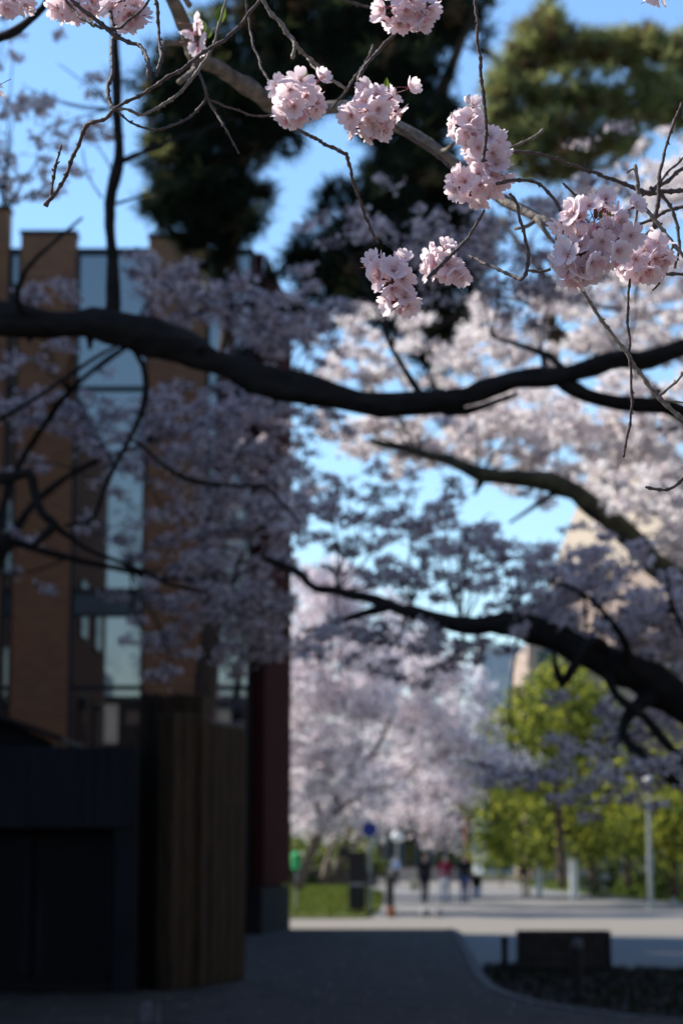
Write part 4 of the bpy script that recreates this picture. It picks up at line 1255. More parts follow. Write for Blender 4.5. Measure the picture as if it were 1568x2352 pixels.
for (x_, y_, z_) in OV:
    p_ = nrng.normal(size=(34, 3)) * np.array([.9, .8, .45])[None] + np.array([x_, y_, z_])[None]
    p_ = p_[p_[:, 2] > 1.9 + .44 * p_[:, 1] + .3]
    _c.append(p_)
_c = np.concatenate(_c); _i = np.repeat(np.arange(len(_c)), 14)
link_mesh('blossom_crown', quads_mesh('blossom_crown', faces_at(_c[_i] + nrng.normal(size=(len(_i), 3)) * .12, .045, .9), [M_BL1, M_BL2, M_BL3], nrng.integers(0, 3, len(_i))), ta, 'stuff')
mb = MB(); S = spline([(Vector((-3.5, 13.1, 2.6)), .2), (Vector((-3.7, 13.4, 5)), .17), (Vector((-3.6, 13.2, 7.5)), .13), (Vector((-3.3, 13.0, 10)), .05)], .3)
mb.tube([q_[0] for q_ in S], [q_[1] for q_ in S], 10, jitter=.3); mb.build('limb', M_BARK, ta, smooth=True)

# ================================================================== TREE B: shaded cherry in front of the brick building
tb = empty('cherry_tree', at(-120, 2200, 21.5) * 1.0, 'shaded mauve cherry tree spreading in front of the brick building', 'tree')
limb(tb, 'trunk', [(-160, 2330, 20.5, 120), (-150, 2000, 20.6, 90), (-140, 1700, 20.8, 80), (-90, 1450, 21, 70), (-30, 1300, 21, 60), (20, 1240, 21, 40)], M_BARK, .2, 12)
limb(tb, 'bough', [(20, 1240, 21, 24), (160, 1280, 21, 16), (300, 1310, 21.2, 13), (420, 1330, 21.5, 12), (540, 1320, 22, 10), (660, 1300, 22, 7)], M_BARK, .15, 9)
limb(tb, 'bough', [(-60, 1380, 21, 40), (60, 1180, 21.4, 18), (180, 1080, 21.8, 13), (330, 1020, 22, 11), (480, 960, 22, 9), (640, 900, 22.5, 8), (740, 840, 23, 6)], M_BARK, .15, 9)
limb(tb, 'bough', [(-40, 1320, 21, 26), (40, 1080, 22, 15), (160, 900, 21, 12), (320, 780, 20, 10), (480, 710, 19.7, 8), (640, 690, 19.6, 6)], M_BARK, .15, 9)
B1 = [(90, 668, 19.6, 60, 26, .5, 22), (160, 690, 19.6, 50, 20, .5, 14), (400, 668, 19.6, 66, 46, .8, 44), (470, 690, 19.6, 80, 50, .8, 60), (560, 715, 19.6, 80, 48, .8, 60), (620, 780, 19.6, 62, 50, .8, 46), (690, 720, 19.6, 66, 46, .8, 46), (700, 800, 19.6, 60, 50, .8, 40), (760, 700, 19.6, 50, 40, .6, 26), (360, 640, 19.6, 50, 30, .6, 18),
      (60, 820, 20.4, 80, 30, .5, 18), (170, 800, 20.4, 60, 24, .5, 10), (380, 800, 20.4, 60, 24, .5, 14), (50, 940, 22, 90, 46, .7, 46), (160, 955, 22, 110, 46, .7, 62), (280, 960, 22, 100, 46, .7, 58), (380, 915, 22, 50, 34, .7, 18), (400, 990, 22, 90, 46, .8, 50), (520, 950, 22, 84, 66, .8, 78), (610, 965, 22, 80, 60, .8, 70), (700, 960, 20.4, 76, 56, .8, 60), (770, 945, 19.6, 50, 40, .8, 24),
      (320, 1060, 22, 80, 34, .7, 34), (450, 1050, 22, 100, 50, .8, 70), (560, 1060, 22, 100, 58, .8, 84), (660, 1080, 22, 80, 58, .8, 66), (480, 1130, 22, 90, 50, .8, 60), (600, 1165, 22, 100, 58, .8, 80), (395, 1190, 21.6, 80, 44, .7, 40), (500, 1225, 21.6, 90, 46, .7, 54), (630, 1240, 22, 56, 58, .8, 46), (550, 1295, 21.6, 110, 46, .8, 66), (430, 1300, 21.4, 90, 36, .7, 42), (320, 1275, 21.4, 60, 24, .6, 16), (70, 1255, 21.4, 80, 16, .5, 10), (270, 1230, 21.4, 60, 20, .5, 10), (30, 1320, 21.4, 60, 20, .5, 6),
      (610, 1365, 21.6, 70, 46, .8, 50), (510, 1395, 21.4, 100, 46, .8, 62), (390, 1385, 21.4, 80, 34, .7, 34), (300, 1405, 21.4, 60, 30, .6, 18), (630, 1430, 21.8, 44, 42, .7, 30), (560, 1455, 21.6, 100, 36, .8, 48), (420, 1460, 21.4, 76, 34, .7, 30), (600, 1495, 21.8, 60, 28, .7, 24), (400, 1535, 21.4, 56, 22, .6, 12), (475, 1515, 21.4, 50, 18, .6, 10), (340, 1485, 21.4, 50, 22, .6, 9), (520, 1545, 21.6, 34, 12, .5, 5), (230, 1110, 22, 80, 30, .6, 14), (60, 1060, 22, 70, 30, .6, 10), (640, 1180, 20.4, 50, 60, .8, 36)]
blossom_crown(B1, tb, .020, 12, .036, 1.85, weights=(.28, .32, .40), shoot=.008)  # dark share raised to deepen this crown's shade
sprays(tb, B1, [(160, 1280, 21), (300, 1310, 21.2), (540, 1320, 22), (180, 1080, 21.8), (330, 1020, 22), (480, 960, 22), (640, 900, 22.5), (160, 900, 21), (320, 780, 20), (480, 710, 19.7)], M_BARK, 6)

# ================================================================== TREE C: big sunlit cherry with a mossy bough at the right
tc_ = empty('cherry_tree', (6.2, 23, 0), 'large sunlit cherry tree with a mossy bough arching in from the right', 'tree')
limb(tc_, 'trunk', [(2130, 2330, 23, 170), (2100, 2100, 23, 130), (2050, 1850, 23, 110), (1980, 1650, 22.6, 95), (1880, 1520, 22, 84)], M_BARKM, .25, 14)
limb(tc_, 'bough', [(1880, 1520, 22, 84), (1720, 1440, 21, 74), (1600, 1375, 20.5, 66), (1530, 1320, 20, 60), (1440, 1230, 20, 56), (1370, 1165, 20, 48), (1290, 1118, 20, 42), (1180, 1096, 20.2, 38), (1100, 1092, 20.4, 36), (1050, 1066, 20.6, 26), (960, 1038, 21, 20), (850, 1010, 21.4, 12)], M_BARKM, .15, 11, .3, .03)
limb(tc_, 'bough', [(1980, 1650, 22.6, 80), (1800, 1250, 24, 56), (1650, 1020, 25, 44), (1500, 990, 25, 24), (1380, 985, 25, 18), (1260, 960, 25.5, 10)], M_BARK, .2, 9)
limb(tc_, 'bough', [(1650, 1020, 25, 40), (1500, 900, 26, 30), (1380, 800, 26, 26), (1270, 760, 26, 30), (1265, 700, 26, 30), (1240, 620, 26, 26), (1190, 560, 26.2, 18), (1150, 500, 26.5, 12)], M_BARKM, .2, 9)
limb(tc_, 'bough', [(1265, 860, 26, 34), (1268, 800, 26, 32), (1270, 750, 26, 30)], M_BARKM, .2, 9)
limb(tc_, 'branch', [(1650, 760, 25, 20), (1560, 722, 25, 16), (1450, 715, 25.2, 14), (1350, 700, 25.5, 10), (1250, 660, 26, 8)], M_BARK, .2, 7)
limb(tc_, 'branch', [(1270, 720, 26, 14), (1200, 690, 26, 12), (1150, 680, 26, 8), (1080, 680, 26.2, 5)], M_BARK, .2, 7)
limb(tc_, 'branch', [(1110, 1095, 20.4, 20), (1098, 1115, 20.4, 14), (1090, 1135, 20.4, 8)], M_BARK, .1, 7)
limb(tc_, 'branch', [(1290, 1118, 20, 14), (1230, 1160, 20, 10), (1170, 1200, 20.2, 7)], M_BARK, .15, 7)
C1 = [(830, 780, 26, 56, 40, .9, 36), (770, 830, 26, 50, 36, .9, 24), (900, 825, 26, 70, 40, .9, 40), (860, 870, 26, 60, 26, .8, 22), (960, 750, 27, 50, 50, .9, 26), (1080, 720, 27, 60, 34, .8, 18), (1150, 770, 26, 70, 46, 1, 50), (1090, 830, 26, 80, 46, 1, 54), (1200, 825, 26, 60, 40, .9, 36), (1250, 720, 26, 56, 50, .9, 34), (1330, 690, 26, 70, 44, 1, 44), (1400, 760, 25.5, 86, 40, 1, 50), (1480, 690, 25.5, 70, 50, 1, 52), (1545, 760, 25, 60, 40, 1, 34), (1330, 790, 25.5, 70, 34, .9, 34), (1450, 810, 25, 90, 26, .9, 34), (1540, 640, 25.5, 50, 50, .9, 34), (1480, 430, 27, 70, 60, 1, 56), (1545, 380, 27, 50, 50, 1, 34), (1540, 480, 27, 50, 60, 1, 40), (1420, 620, 26, 70, 50, 1, 46), (1400, 560, 26, 60, 40, 1, 24), 
      (820, 970, 23, 60, 34, .8, 26), (900, 980, 23, 76, 30, .8, 34), (1000, 985, 23, 90, 40, .9, 48), (1100, 965, 23, 80, 38, .9, 42), (1200, 975, 23, 90, 40, .9, 50), (1300, 965, 23, 84, 50, 1, 56), (1400, 985, 23, 84, 50, 1, 58), (1500, 1000, 23, 80, 50, 1, 56), (950, 1045, 23, 66, 28, .8, 24), (1080, 1035, 23, 76, 28, .8, 32), (1200, 1055, 23, 90, 36, .9, 44), (1330, 1060, 23, 80, 44, .9, 46), (1450, 1075, 23, 76, 50, 1, 48), (1535, 1095, 23, 56, 60, 1, 44), (1240, 1130, 20.6, 50, 14, .6, 6), (1480, 1160, 21, 84, 50, 1, 54), (1545, 1230, 21, 60, 60, 1, 48), (1420, 1190, 20.6, 50, 30, .8, 20), (1350, 1110, 20.6, 60, 24, .7, 18), (860, 1030, 23, 60, 22, .6, 14), (1560, 900, 22, 50, 40, .9, 20), (1420, 890, 23, 70, 20, .8, 18), (1250, 910, 23, 80, 24, .8, 24), (1120, 950, 23, 60, 18, .8, 14)]
blossom_crown(C1, tc_, .026, 12, .042, 2.8, shoot=.009, weights=(.8,.14,.06))
sprays(tc_, C1, [(1440, 1230, 20), (1290, 1118, 20), (1100, 1092, 20.4), (960, 1038, 21), (1500, 990, 25), (1270, 760, 26), (1240, 620, 26), (1450, 715, 25.2), (1500, 900, 26), (1380, 800, 26), (1150, 500, 26.5), (1650, 1020, 25)], M_BARK, 6, 70)

# ================================================================== TREE D: shaded cherry with the black lower bough at the right
td = empty('cherry_tree', (4.9, 17.0, .06), 'shaded grey-mauve cherry with a black bough reaching low across the road', 'tree')
limb(td, 'trunk', [(2300, 2450, 17, 170), (2230, 2200, 17, 130), (2130, 1980, 17, 120), (2000, 1830, 17, 110), (1850, 1740, 17, 100)], M_BARK, .2, 14)
limb(td, 'bough', [(1850, 1740, 17, 100), (1700, 1680, 16.6, 92), (1570, 1615, 16.4, 82), (1480, 1560, 16.3, 78), (1400, 1520, 16.2, 72), (1330, 1490, 16.2, 66), (1250, 1460, 16.2, 56), (1190, 1445, 16.2, 46), (1120, 1436, 16.2, 40), (1060, 1434, 16.3, 38), (1000, 1425, 16.4, 36), (940, 1404, 16.5, 34), (890, 1390, 16.6, 28), (840, 1372, 16.8, 22), (770, 1358, 17, 20), (720, 1350, 17.2, 20), (690, 1320, 17.4, 18), (640, 1296, 17.6, 14), (600, 1280, 17.8, 8)], M_BARK, .12, 12, .3, .03)
limb(td, 'branch', [(900, 1392, 16.6, 20), (860, 1400, 16.6, 16), (800, 1420, 16.8, 14), (740, 1442, 17, 10), (690, 1450, 17.2, 6)], M_BARK, .12, 7)
limb(td, 'branch', [(1390, 1520, 16.2, 44), (1380, 1490, 16.1, 34), (1360, 1470, 16, 30), (1340, 1490, 15.9, 24), (1310, 1540, 15.9, 24), (1290, 1570, 15.9, 20), (1275, 1530, 15.8, 14), (1270, 1490, 15.8, 8)], M_BARK, .1, 9)
limb(td, 'branch', [(1420, 1530, 16.2, 36), (1440, 1500, 16, 30), (1420, 1450, 15.9, 16), (1380, 1400, 15.9, 13), (1330, 1360, 15.9, 11), (1270, 1335, 16, 9), (1220, 1330, 16, 6)], M_BARK, .1, 8)
limb(td, 'branch', [(1340, 1370, 15.9, 9), (1345, 1420, 15.9, 8), (1342, 1450, 15.9, 5)], M_BARK, .1, 6)
limb(td, 'branch', [(1500, 1590, 16.3, 44), (1440, 1640, 16, 26), (1430, 1690, 15.9, 22), (1470, 1730, 15.8, 22), (1530, 1780, 15.8, 20), (1590, 1830, 15.8, 16)], M_BARK, .1, 8)
limb(td, 'branch', [(1390, 1540, 16.2, 28), (1420, 1600, 16, 22), (1480, 1650, 15.9, 20), (1540, 1720, 15.9, 22), (1600, 1780, 15.9, 22)], M_BARK, .1, 8)
limb(td, 'branch', [(1580, 1470, 16, 14), (1545, 1400, 16, 12), (1535, 1360, 16, 10), (1530, 1300, 16, 6)], M_BARK, .1, 6)
D1 = [(850, 1130, 17.5, 84, 18, .7, 16), (950, 1150, 17.5, 84, 24, .7, 24), (760, 1190, 17.5, 66, 26, .7, 20), (860, 1200, 17.5, 84, 24, .7, 26), (975, 1210, 17.5, 76, 30, .7, 28), (1070, 1230, 17.2, 74, 24, .7, 22), (1150, 1262, 17, 60, 24, .6, 18), (800, 1265, 17.5, 70, 18, .7, 14), (900, 1285, 17.3, 74, 26, .7, 22), (1000, 1285, 17.2, 74, 30, .7, 26), (1100, 1305, 17, 66, 26, .6, 20), (1190, 1310, 17, 56, 24, .6, 16), (870, 1335, 17.2, 60, 18, .6, 14), (960, 1345, 17, 66, 20, .6, 16), (1040, 1355, 17, 66, 18, .6, 14), (1150, 1390, 16.8, 54, 28, .6, 16), (730, 1130, 17.8, 60, 40, .7, 24), (690, 1220, 17.8, 50, 50, .7, 24), (1020, 1170, 17.5, 60, 20, .6, 12), (1110, 1190, 17.3, 50, 14, .6, 7),
      (1280, 1310, 17, 94, 44, .9, 60), (1400, 1300, 17, 100, 56, .9, 80), (1510, 1400, 17, 74, 50, .9, 54), (1250, 1380, 16.8, 74, 46, .9, 50), (1350, 1390, 16.8, 94, 56, .9, 76), (1460, 1420, 16.8, 94, 60, .9, 80), (1550, 1470, 16.8, 56, 84, .9, 60), (1260, 1430, 16.6, 70, 26, .8, 26), (1380, 1470, 16.8, 80, 30, .8, 34), (1490, 1510, 17, 70, 40, .8, 40), (1560, 1580, 18, 50, 50, .8, 28), (1200, 1350, 16.8, 60, 40, .7, 26),
      (1250, 1785, 16, 120, 24, .7, 30), (1400, 1760, 16, 110, 36, .8, 46), (1500, 1690, 17.8, 80, 56, .8, 44), (1440, 1640, 18, 84, 40, .8, 34), (1550, 1640, 18, 50, 60, .8, 32), (1540, 1750, 17.6, 50, 40, .8, 22), (1180, 1770, 16, 70, 14, .6, 9), (1350, 1830, 16, 80, 22, .6, 14), (1450, 1850, 16, 60, 30, .6, 12), (1480, 1610, 18, 60, 24, .7, 20), (1340, 1700, 16, 60, 22, .6, 10), (1090, 1500, 17, 60, 16, .6, 10), (980, 1480, 17, 90, 22, .7, 20), (860, 1460, 17.2, 100, 26, .7, 26), (760, 1480, 17.4, 70, 28, .7, 20), (1000, 1530, 17, 80, 20, .7, 14), (880, 1520, 17.2, 80, 24, .7, 16), (1010, 1465, 17, 60, 12, .6, 8), (1160, 1480, 16.6, 60, 14, .6, 9), (1250, 1610, 16, 50, 14, .5, 5)]
blossom_crown(D1, td, .017, 12, .030, 2.6, weights=(.38, .34, .28), shoot=.007, flat=.6)
sprays(td, D1, [(1330, 1490, 16.2), (1190, 1445, 16.2), (1060, 1434, 16.3), (940, 1404, 16.5), (770, 1358, 17), (1400, 1520, 16.2), (1480, 1560, 16.3), (1430, 1690, 15.9), (1380, 1400, 15.9), (640, 1296, 17.6), (1540, 1400, 16)], M_BARK, 6, 70)

# ================================================================== PINES
pl = empty('pine_tree', at(530, 2200, 33), 'big dark pine with drooping boughs against the blue sky', 'tree')
pl.location.z = .1
limb(pl, 'trunk', [(470, 2170, 34, 66), (472, 1800, 34, 54), (485, 1400, 34, 48), (505, 1150, 34, 42), (520, 800, 34, 36), (540, 500, 34, 30), (580, 250, 34, 26), (640, 50, 34, 22), (700, -150, 34, 16)], M_PINEBARK, .3, 11)
for p_ in ([(660, 20, 34, 22), (800, 10, 33.6, 20), (950, 40, 33, 18), (1060, 60, 32.6, 16), (1040, 160, 32.4, 16), (1000, 260, 32.3, 14), (950, 350, 32.3, 12), (900, 450, 32.3, 9)],
           [(1090, 20, 32.6, 18), (1050, 110, 32.5, 18), (1015, 190, 32.4, 18), (985, 270, 32.3, 16), (960, 400, 32.3, 14), (950, 560, 32.4, 13), (960, 700, 32.4, 12), (990, 800, 32.4, 9)],
           [(580, 260, 34, 18), (500, 200, 33.6, 14), (420, 180, 33.4, 9)], [(545, 480, 34, 16), (480, 420, 33.6, 12), (400, 360, 33.4, 8)], [(540, 330, 34, 14), (620, 310, 33.6, 10), (680, 320, 33.4, 6)], [(950, 560, 32.4, 12), (860, 590, 32.4, 10), (740, 640, 32.4, 6)], [(960, 480, 32.4, 10), (840, 470, 32.3, 8), (760, 470, 32.2, 5)]):
    limb(pl, 'bough', p_, M_PINEBARK, .25, 8)
P1 = [(400, 180, 33.4, 60, 50, .6, 46), (470, 130, 33.4, 84, 54, .7, 74), (440, 260, 33.4, 92, 60, .7, 90), (530, 230, 33.6, 80, 64, .7, 80), (400, 350, 33.4, 60, 50, .6, 46), (470, 400, 33.4, 84, 56, .7, 78), (550, 330, 33.6, 60, 50, .6, 46), (430, 480, 33.4, 76, 46, .6, 50), (510, 490, 33.5, 76, 46, .6, 54), (560, 430, 33.6, 36, 36, .5, 16), (610, 290, 33.6, 56, 40, .6, 28), (655, 325, 33.6, 30, 22, .4, 9), (500, 560, 33.5, 46, 46, .5, 26), (480, 630, 33.5, 30, 36, .4, 12), (525, 640, 33.6, 24, 30, .4, 8), (380, 500, 33.4, 36, 26, .4, 9), (400, 420, 33.4, 40, 36, .4, 14),
      (560, 60, 33.8, 60, 60, .7, 44), (640, 60, 33.8, 70, 66, .7, 60), (720, 60, 33.6, 90, 70, .8, 90), (820, 60, 33.4, 100, 76, .8, 104), (900, 110, 33.2, 90, 70, .8, 86), (985, 60, 33, 76, 64, .7, 64), (1050, 30, 32.8, 56, 50, .6, 36), (770, 150, 33.4, 90, 60, .7, 70), (700, 150, 33.6, 60, 50, .6, 36), (640, 150, 33.6, 50, 40, .6, 24), (880, 200, 33, 84, 50, .7, 56), (960, 180, 32.6, 60, 50, .6, 36), (760, 210, 33.2, 60, 30, .5, 18), (1010, 280, 32.4, 46, 60, .5, 34), (930, 330, 32.4, 66, 60, .6, 50), (890, 410, 32.4, 56, 46, .6, 34), (985, 400, 32.4, 56, 60, .6, 44), (860, 470, 32.4, 66, 40, .6, 34), (950, 500, 32.4, 76, 60, .6, 60), (1040, 470, 32.4, 50, 60, .6, 36), (775, 470, 32.3, 34, 28, .4, 10), (790, 600, 32.4, 86, 50, .6, 60), (880, 610, 32.4, 84, 60, .7, 74), (970, 620, 32.4, 84, 60, .7, 74), (745, 640, 32.4, 60, 40, .5, 28), (1010, 700, 32.4, 60, 56, .6, 44), (950, 760, 32.4, 60, 50, .6, 38), (870, 700, 32.4, 76, 36, .6, 34), (720, 710, 32.4, 34, 30, .4, 9), (1020, 790, 32.4, 36, 36, .4, 12), (960, 840, 32.4, 34, 34, .4, 12), (1080, 620, 32.4, 40, 60, .5, 22), (1090, 540, 32.4, 36, 50, .5, 16), (700, 585, 32.4, 36, 26, .4, 8), (830, 540, 32.4, 60, 30, .5, 20)]
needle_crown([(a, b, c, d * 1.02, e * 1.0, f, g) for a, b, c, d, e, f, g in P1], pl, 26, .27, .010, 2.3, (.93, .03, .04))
pr = empty('pine_tree', (12.0, 41, .03), 'sunlit golden green pine in the upper right', 'tree')
limb(pr, 'trunk', [(2230, 2120, 41, 70), (2200, 1600, 41, 56), (2120, 1100, 41, 46), (1980, 700, 41, 40), (1800, 420, 41, 34), (1640, 280, 41, 30), (1540, 200, 40.6, 26), (1470, 160, 40.3, 20), (1380, 135, 40, 14), (1280, 130, 40, 9)], M_PINEBARK, .3, 11)
for p_ in ([(1540, 200, 40.6, 20), (1480, 240, 40, 20), (1400, 330, 39.6, 14), (1320, 380, 39.4, 12), (1240, 380, 39.2, 8)], [(1640, 280, 41, 20), (1560, 160, 40.4, 18), (1500, 190, 40, 16), (1440, 230, 39.6, 10)], [(1400, 330, 39.6, 10), (1300, 290, 39.4, 8), (1200, 260, 39.2, 5)], [(1280, 130, 40, 9), (1260, 60, 40, 6), (1250, -10, 40, 3)]):
    limb(pr, 'bough', p_, M_PINEBARK, .25, 8)
P2 = [(1250, 40, 40, 30, 46, .5, 20), (1240, 100, 40, 50, 40, .6, 34), (1200, 160, 39.8, 56, 46, .6, 44), (1290, 120, 40, 60, 44, .6, 46), (1360, 110, 40, 70, 44, .7, 54), (1450, 110, 40.2, 84, 44, .7, 62), (1545, 130, 40.4, 56, 40, .7, 38), (1250, 210, 39.6, 76, 34, .6, 44), (1340, 220, 39.6, 70, 30, .6, 30), (1200, 260, 39.4, 66, 40, .6, 44), (1290, 300, 39.4, 84, 34, .6, 48), (1200, 370, 39.2, 60, 36, .6, 30), (1340, 340, 39.4, 76, 36, .6, 44), (1420, 260, 39.8, 60, 50, .7, 40), (1500, 210, 40, 70, 46, .7, 50), (1150, 200, 39.6, 40, 46, .5, 18), (1300, 390, 39.2, 60, 26, .5, 20), (1560, 250, 40.2, 40, 60, .7, 36), (1180, 310, 39.2, 50, 30, .5, 18), (1460, 320, 39.6, 50, 36, .6, 18), (1140, 290, 39.2, 36, 60, .5, 16)]
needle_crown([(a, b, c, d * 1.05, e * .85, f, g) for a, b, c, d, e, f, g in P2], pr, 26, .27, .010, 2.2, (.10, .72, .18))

# ================================================================== FAR PINK CHERRIES beyond the crossing
def far_cherry(label, trunk, blobs, size=.06, per=15, sig=.2, extra=()):
    o = empty('cherry_tree', at(*trunk[0][:3]), label, 'tree', 'sunlit cherries on the lawn beyond the crossing')
    limb(o, 'trunk', trunk, M_BARKL, .3, 9)
    for e in extra: limb(o, 'bough', e, M_BARKL, .3, 7)
    blossom_crown(blobs, o, size, per, sig, 1.7, [M_BL1, M_BL2, M_BL3], (.34, .44, .22), .7)
    return o
far_cherry('sunlit pink cherry with a leaning pale trunk against the red corner', [(683, 2042, 66, 24), (702, 1990, 66, 22), (722, 1940, 66, 22), (745, 1890, 66, 20), (790, 1800, 66, 16), (830, 1700, 66, 10)],
           [(720, 1335, 67, 54, 40, 2, 56), (790, 1350, 67, 60, 34, 2, 46), (860, 1390, 67, 56, 30, 2, 30), (700, 1440, 66, 66, 80, 2, 110), (800, 1480, 66, 90, 70, 2, 130), (720, 1600, 65, 72, 90, 2, 130), (820, 1620, 65, 100, 84, 2, 160), (720, 1750, 65, 72, 80, 2, 110), (820, 1780, 65, 96, 70, 2, 100), (700, 1870, 65, 56, 44, 1.5, 36), (660, 1600, 66, 60, 200, 2, 100)], extra=[[(745, 1890, 66, 14), (700, 1780, 66, 12), (690, 1650, 66, 8)], [(780, 1820, 66, 14), (860, 1720, 66, 10), (900, 1640, 66, 6)], [(750, 1890, 66, 12), (820, 1830, 65, 9), (880, 1800, 65, 6)]])
far_cherry('pink weeping cherry in the middle behind the round blue sign', [(745, 2020, 74, 16), (752, 1980, 74, 15), (770, 1930, 74, 14), (810, 1850, 74, 13), (860, 1740, 74, 10), (910, 1620, 74, 7)],
           [(900, 1500, 75, 94, 66, 2.5, 120), (1000, 1540, 75, 84, 60, 2.5, 100), (940, 1640, 74, 110, 84, 2.5, 170), (1050, 1680, 74, 70, 60, 2.5, 84), (1130, 1740, 73, 50, 30, 2, 40), (940, 1790, 74, 110, 60, 2.5, 120), (1040, 1800, 74, 66, 46, 2, 56), (900, 1870, 74, 56, 30, 1.5, 28), (990, 1880, 73, 34, 40, 1.2, 26), (1020, 1900, 73, 22, 34, 1, 14), (860, 1560, 75, 60, 60, 2, 60), (1090, 1600, 75, 50, 40, 2, 26)], .065, 15, .22, extra=[[(810, 1850, 74, 10), (900, 1800, 74, 8), (1000, 1740, 74, 6), (1090, 1720, 73.5, 4)], [(860, 1740, 74, 8), (960, 1700, 74, 6), (1050, 1640, 74, 4)]])
far_cherry('pale far cherry with a pair of slanting trunks left of the sign board', [(765, 2008, 90, 15), (785, 1960, 90, 14), (805, 1900, 90, 13), (820, 1840, 90, 11), (850, 1740, 90, 8)],
           [(820, 1860, 90, 110, 40, 3, 90), (740, 1860, 90, 80, 50, 3, 80), (860, 1760, 91, 140, 60, 3, 140), (980, 1830, 91, 70, 40, 3, 50), (1000, 1740, 92, 120, 80, 3, 120), (700, 1700, 92, 70, 90, 3, 70), (900, 1600, 93, 140, 80, 3, 120), (800, 1660, 92, 140, 60, 3, 110)], .08, 15, .28, extra=[[(785, 1995, 90, 13), (815, 1940, 90, 12), (850, 1880, 90, 9), (880, 1800, 90, 6)]])

# ================================================================== GREEN TREES on the right
def green_tree(label, trunk, blobs, weights=(.5, .35, .15), size=.085, per=14, sig=.3, limbs=(), m=M_PINEBARK, name='broadleaf_tree'):
    o = empty(name, at(*trunk[0][:3]), label, 'tree', 'fresh green trees beyond the road')
    o.location.z = .03
    limb(o, 'trunk', trunk, m, .4, 9)
    for e in limbs: limb(o, 'bough', e, m, .4, 7)
    leaf_crown(blobs, o, size, per, sig, [M_GR1, M_GR2, M_GR3], (weights[0] * .72, weights[1], 1 - weights[0] * .72 - weights[1]), 1.35)
    return o
green_tree('tallest yellow-green tree below the black bough', [(1290, 2040, 80, 18), (1288, 1960, 80, 16), (1280, 1850, 80, 14), (1270, 1720, 80, 10), (1280, 1620, 80, 5)],
           [(1150, 1710, 80, 56, 50, 2.5, 60), (1230, 1640, 80, 76, 70, 2.5, 120), (1320, 1610, 80.5, 80, 70, 2.5, 120), (1280, 1730, 79, 100, 76, 2.5, 170), (1180, 1800, 79, 76, 50, 2.5, 80), (1380, 1680, 80.5, 70, 70, 2.5, 90), (1270, 1560, 80.5, 50, 30, 2, 26), (1130, 1660, 80, 30, 26, 1.5, 12)], limbs=[[(1284, 1880, 80, 9), (1220, 1780, 79.6, 7), (1180, 1720, 80, 4)], [(1282, 1860, 80, 9), (1340, 1760, 80, 7), (1380, 1680, 80.4, 4)]])
green_tree('low bright green tree at the end of the road', [(1200, 2012, 92, 13), (1202, 1960, 92, 12), (1190, 1880, 92, 8), (1170, 1830, 92, 4)],
           [(1160, 1850, 92, 76, 60, 2.5, 100), (1120, 1900, 92, 44, 46, 2, 40), (1220, 1880, 91.5, 84, 56, 2.5, 100), (1180, 1940, 91.5, 70, 36, 2, 50), (1210, 1800, 92, 70, 40, 2.5, 60)], (.65, .28, .07))
green_tree('mid green tree behind the white gate posts', [(1360, 2030, 86, 15), (1358, 1960, 86, 14), (1350, 1880, 86, 10), (1360, 1800, 86, 5)],
           [(1340, 1850, 86, 90, 66, 2.5, 130), (1300, 1920, 85.5, 84, 50, 2, 80), (1400, 1900, 85.5, 84, 50, 2.5, 90), (1370, 1780, 86, 70, 50, 2.5, 70), (1420, 1820, 86, 60, 60, 2.5, 60)], (.45, .37, .18))
green_tree('dark-trunked tree with olive leaves behind the tall lamp post', [(1547, 2062, 72, 24), (1544, 1980, 72, 20), (1540, 1880, 72, 18), (1545, 1780, 72, 13), (1560, 1680, 72, 8)],
           [(1500, 1860, 72, 70, 56, 2, 80), (1560, 1900, 71.5, 50, 56, 2, 50), (1460, 1930, 74, 60, 40, 2, 36), (1540, 1780, 72, 70, 50, 2, 60), (1480, 1780, 73, 60, 40, 2, 40), (1570, 1970, 72, 40, 40, 1.5, 24), (1600, 1700, 72, 80, 80, 2.5, 70), (1480, 1950, 72, 60, 30, 2, 30)], (.62, .26, .12), limbs=[[(1540, 1890, 72, 10), (1490, 1820, 72, 7), (1460, 1770, 72.4, 4)]])
green_tree('shadowy tree filling the gap between the lamp post and the posts', [(1440, 2040, 94, 16), (1442, 1960, 94, 15), (1438, 1880, 94, 10), (1440, 1800, 94, 6)],
           [(1440, 1850, 94, 90, 60, 3, 110), (1420, 1930, 93.5, 80, 46, 2.5, 80), (1500, 1920, 93.5, 80, 50, 2.5, 80), (1430, 1730, 95, 110, 70, 3, 110), (1540, 1830, 95, 80, 100, 3, 130)], (.62, .25, .13))
# a far wood that closes the view
far_bl = []
for i in range(46):
    px = -300 + i * 48
    far_bl.append((px, 1925 + rnd.uniform(-20, 10), 190 + rnd.uniform(-15, 15), 46, 30 + rnd.uniform(0, 14), 6, 34))
for px in range(600, 1120, 40):
    far_bl.append((px, 1850 + rnd.uniform(-40, 20), 200, 40, 80, 6, 60))
for i in range(46):
    far_bl.append((-300 + i * 48, 1960, 186, 46, 16, 5, 24))
cen = clump_centres(far_bl, 1.0, 3)
idx = np.repeat(np.arange(len(cen)), 9)
q = faces_at(cen[idx] + nrng.normal(size=(len(idx), 3)) * .5, .22, .8)
fw = link_mesh('far_wood', quads_mesh('far_wood', q, [M_GR2, M_GR3], nrng.integers(0, 2, len(idx))), None, 'stuff')
tag(fw, 'dark distant wood closing the end of the road', 'wood')
hg = empty('hedge', (-6, 123, .03), 'dark clipped hedge along the back of the lawn behind the far cherries', 'hedge')
leaf_crown([(px, 1978, 123, 40, 26, .6, 60) for px in range(380, 880, 40)], hg, .09, 12, .15, [M_GR2, M_GR3, M_GR1], (.45, .4, .15), name='foliage')
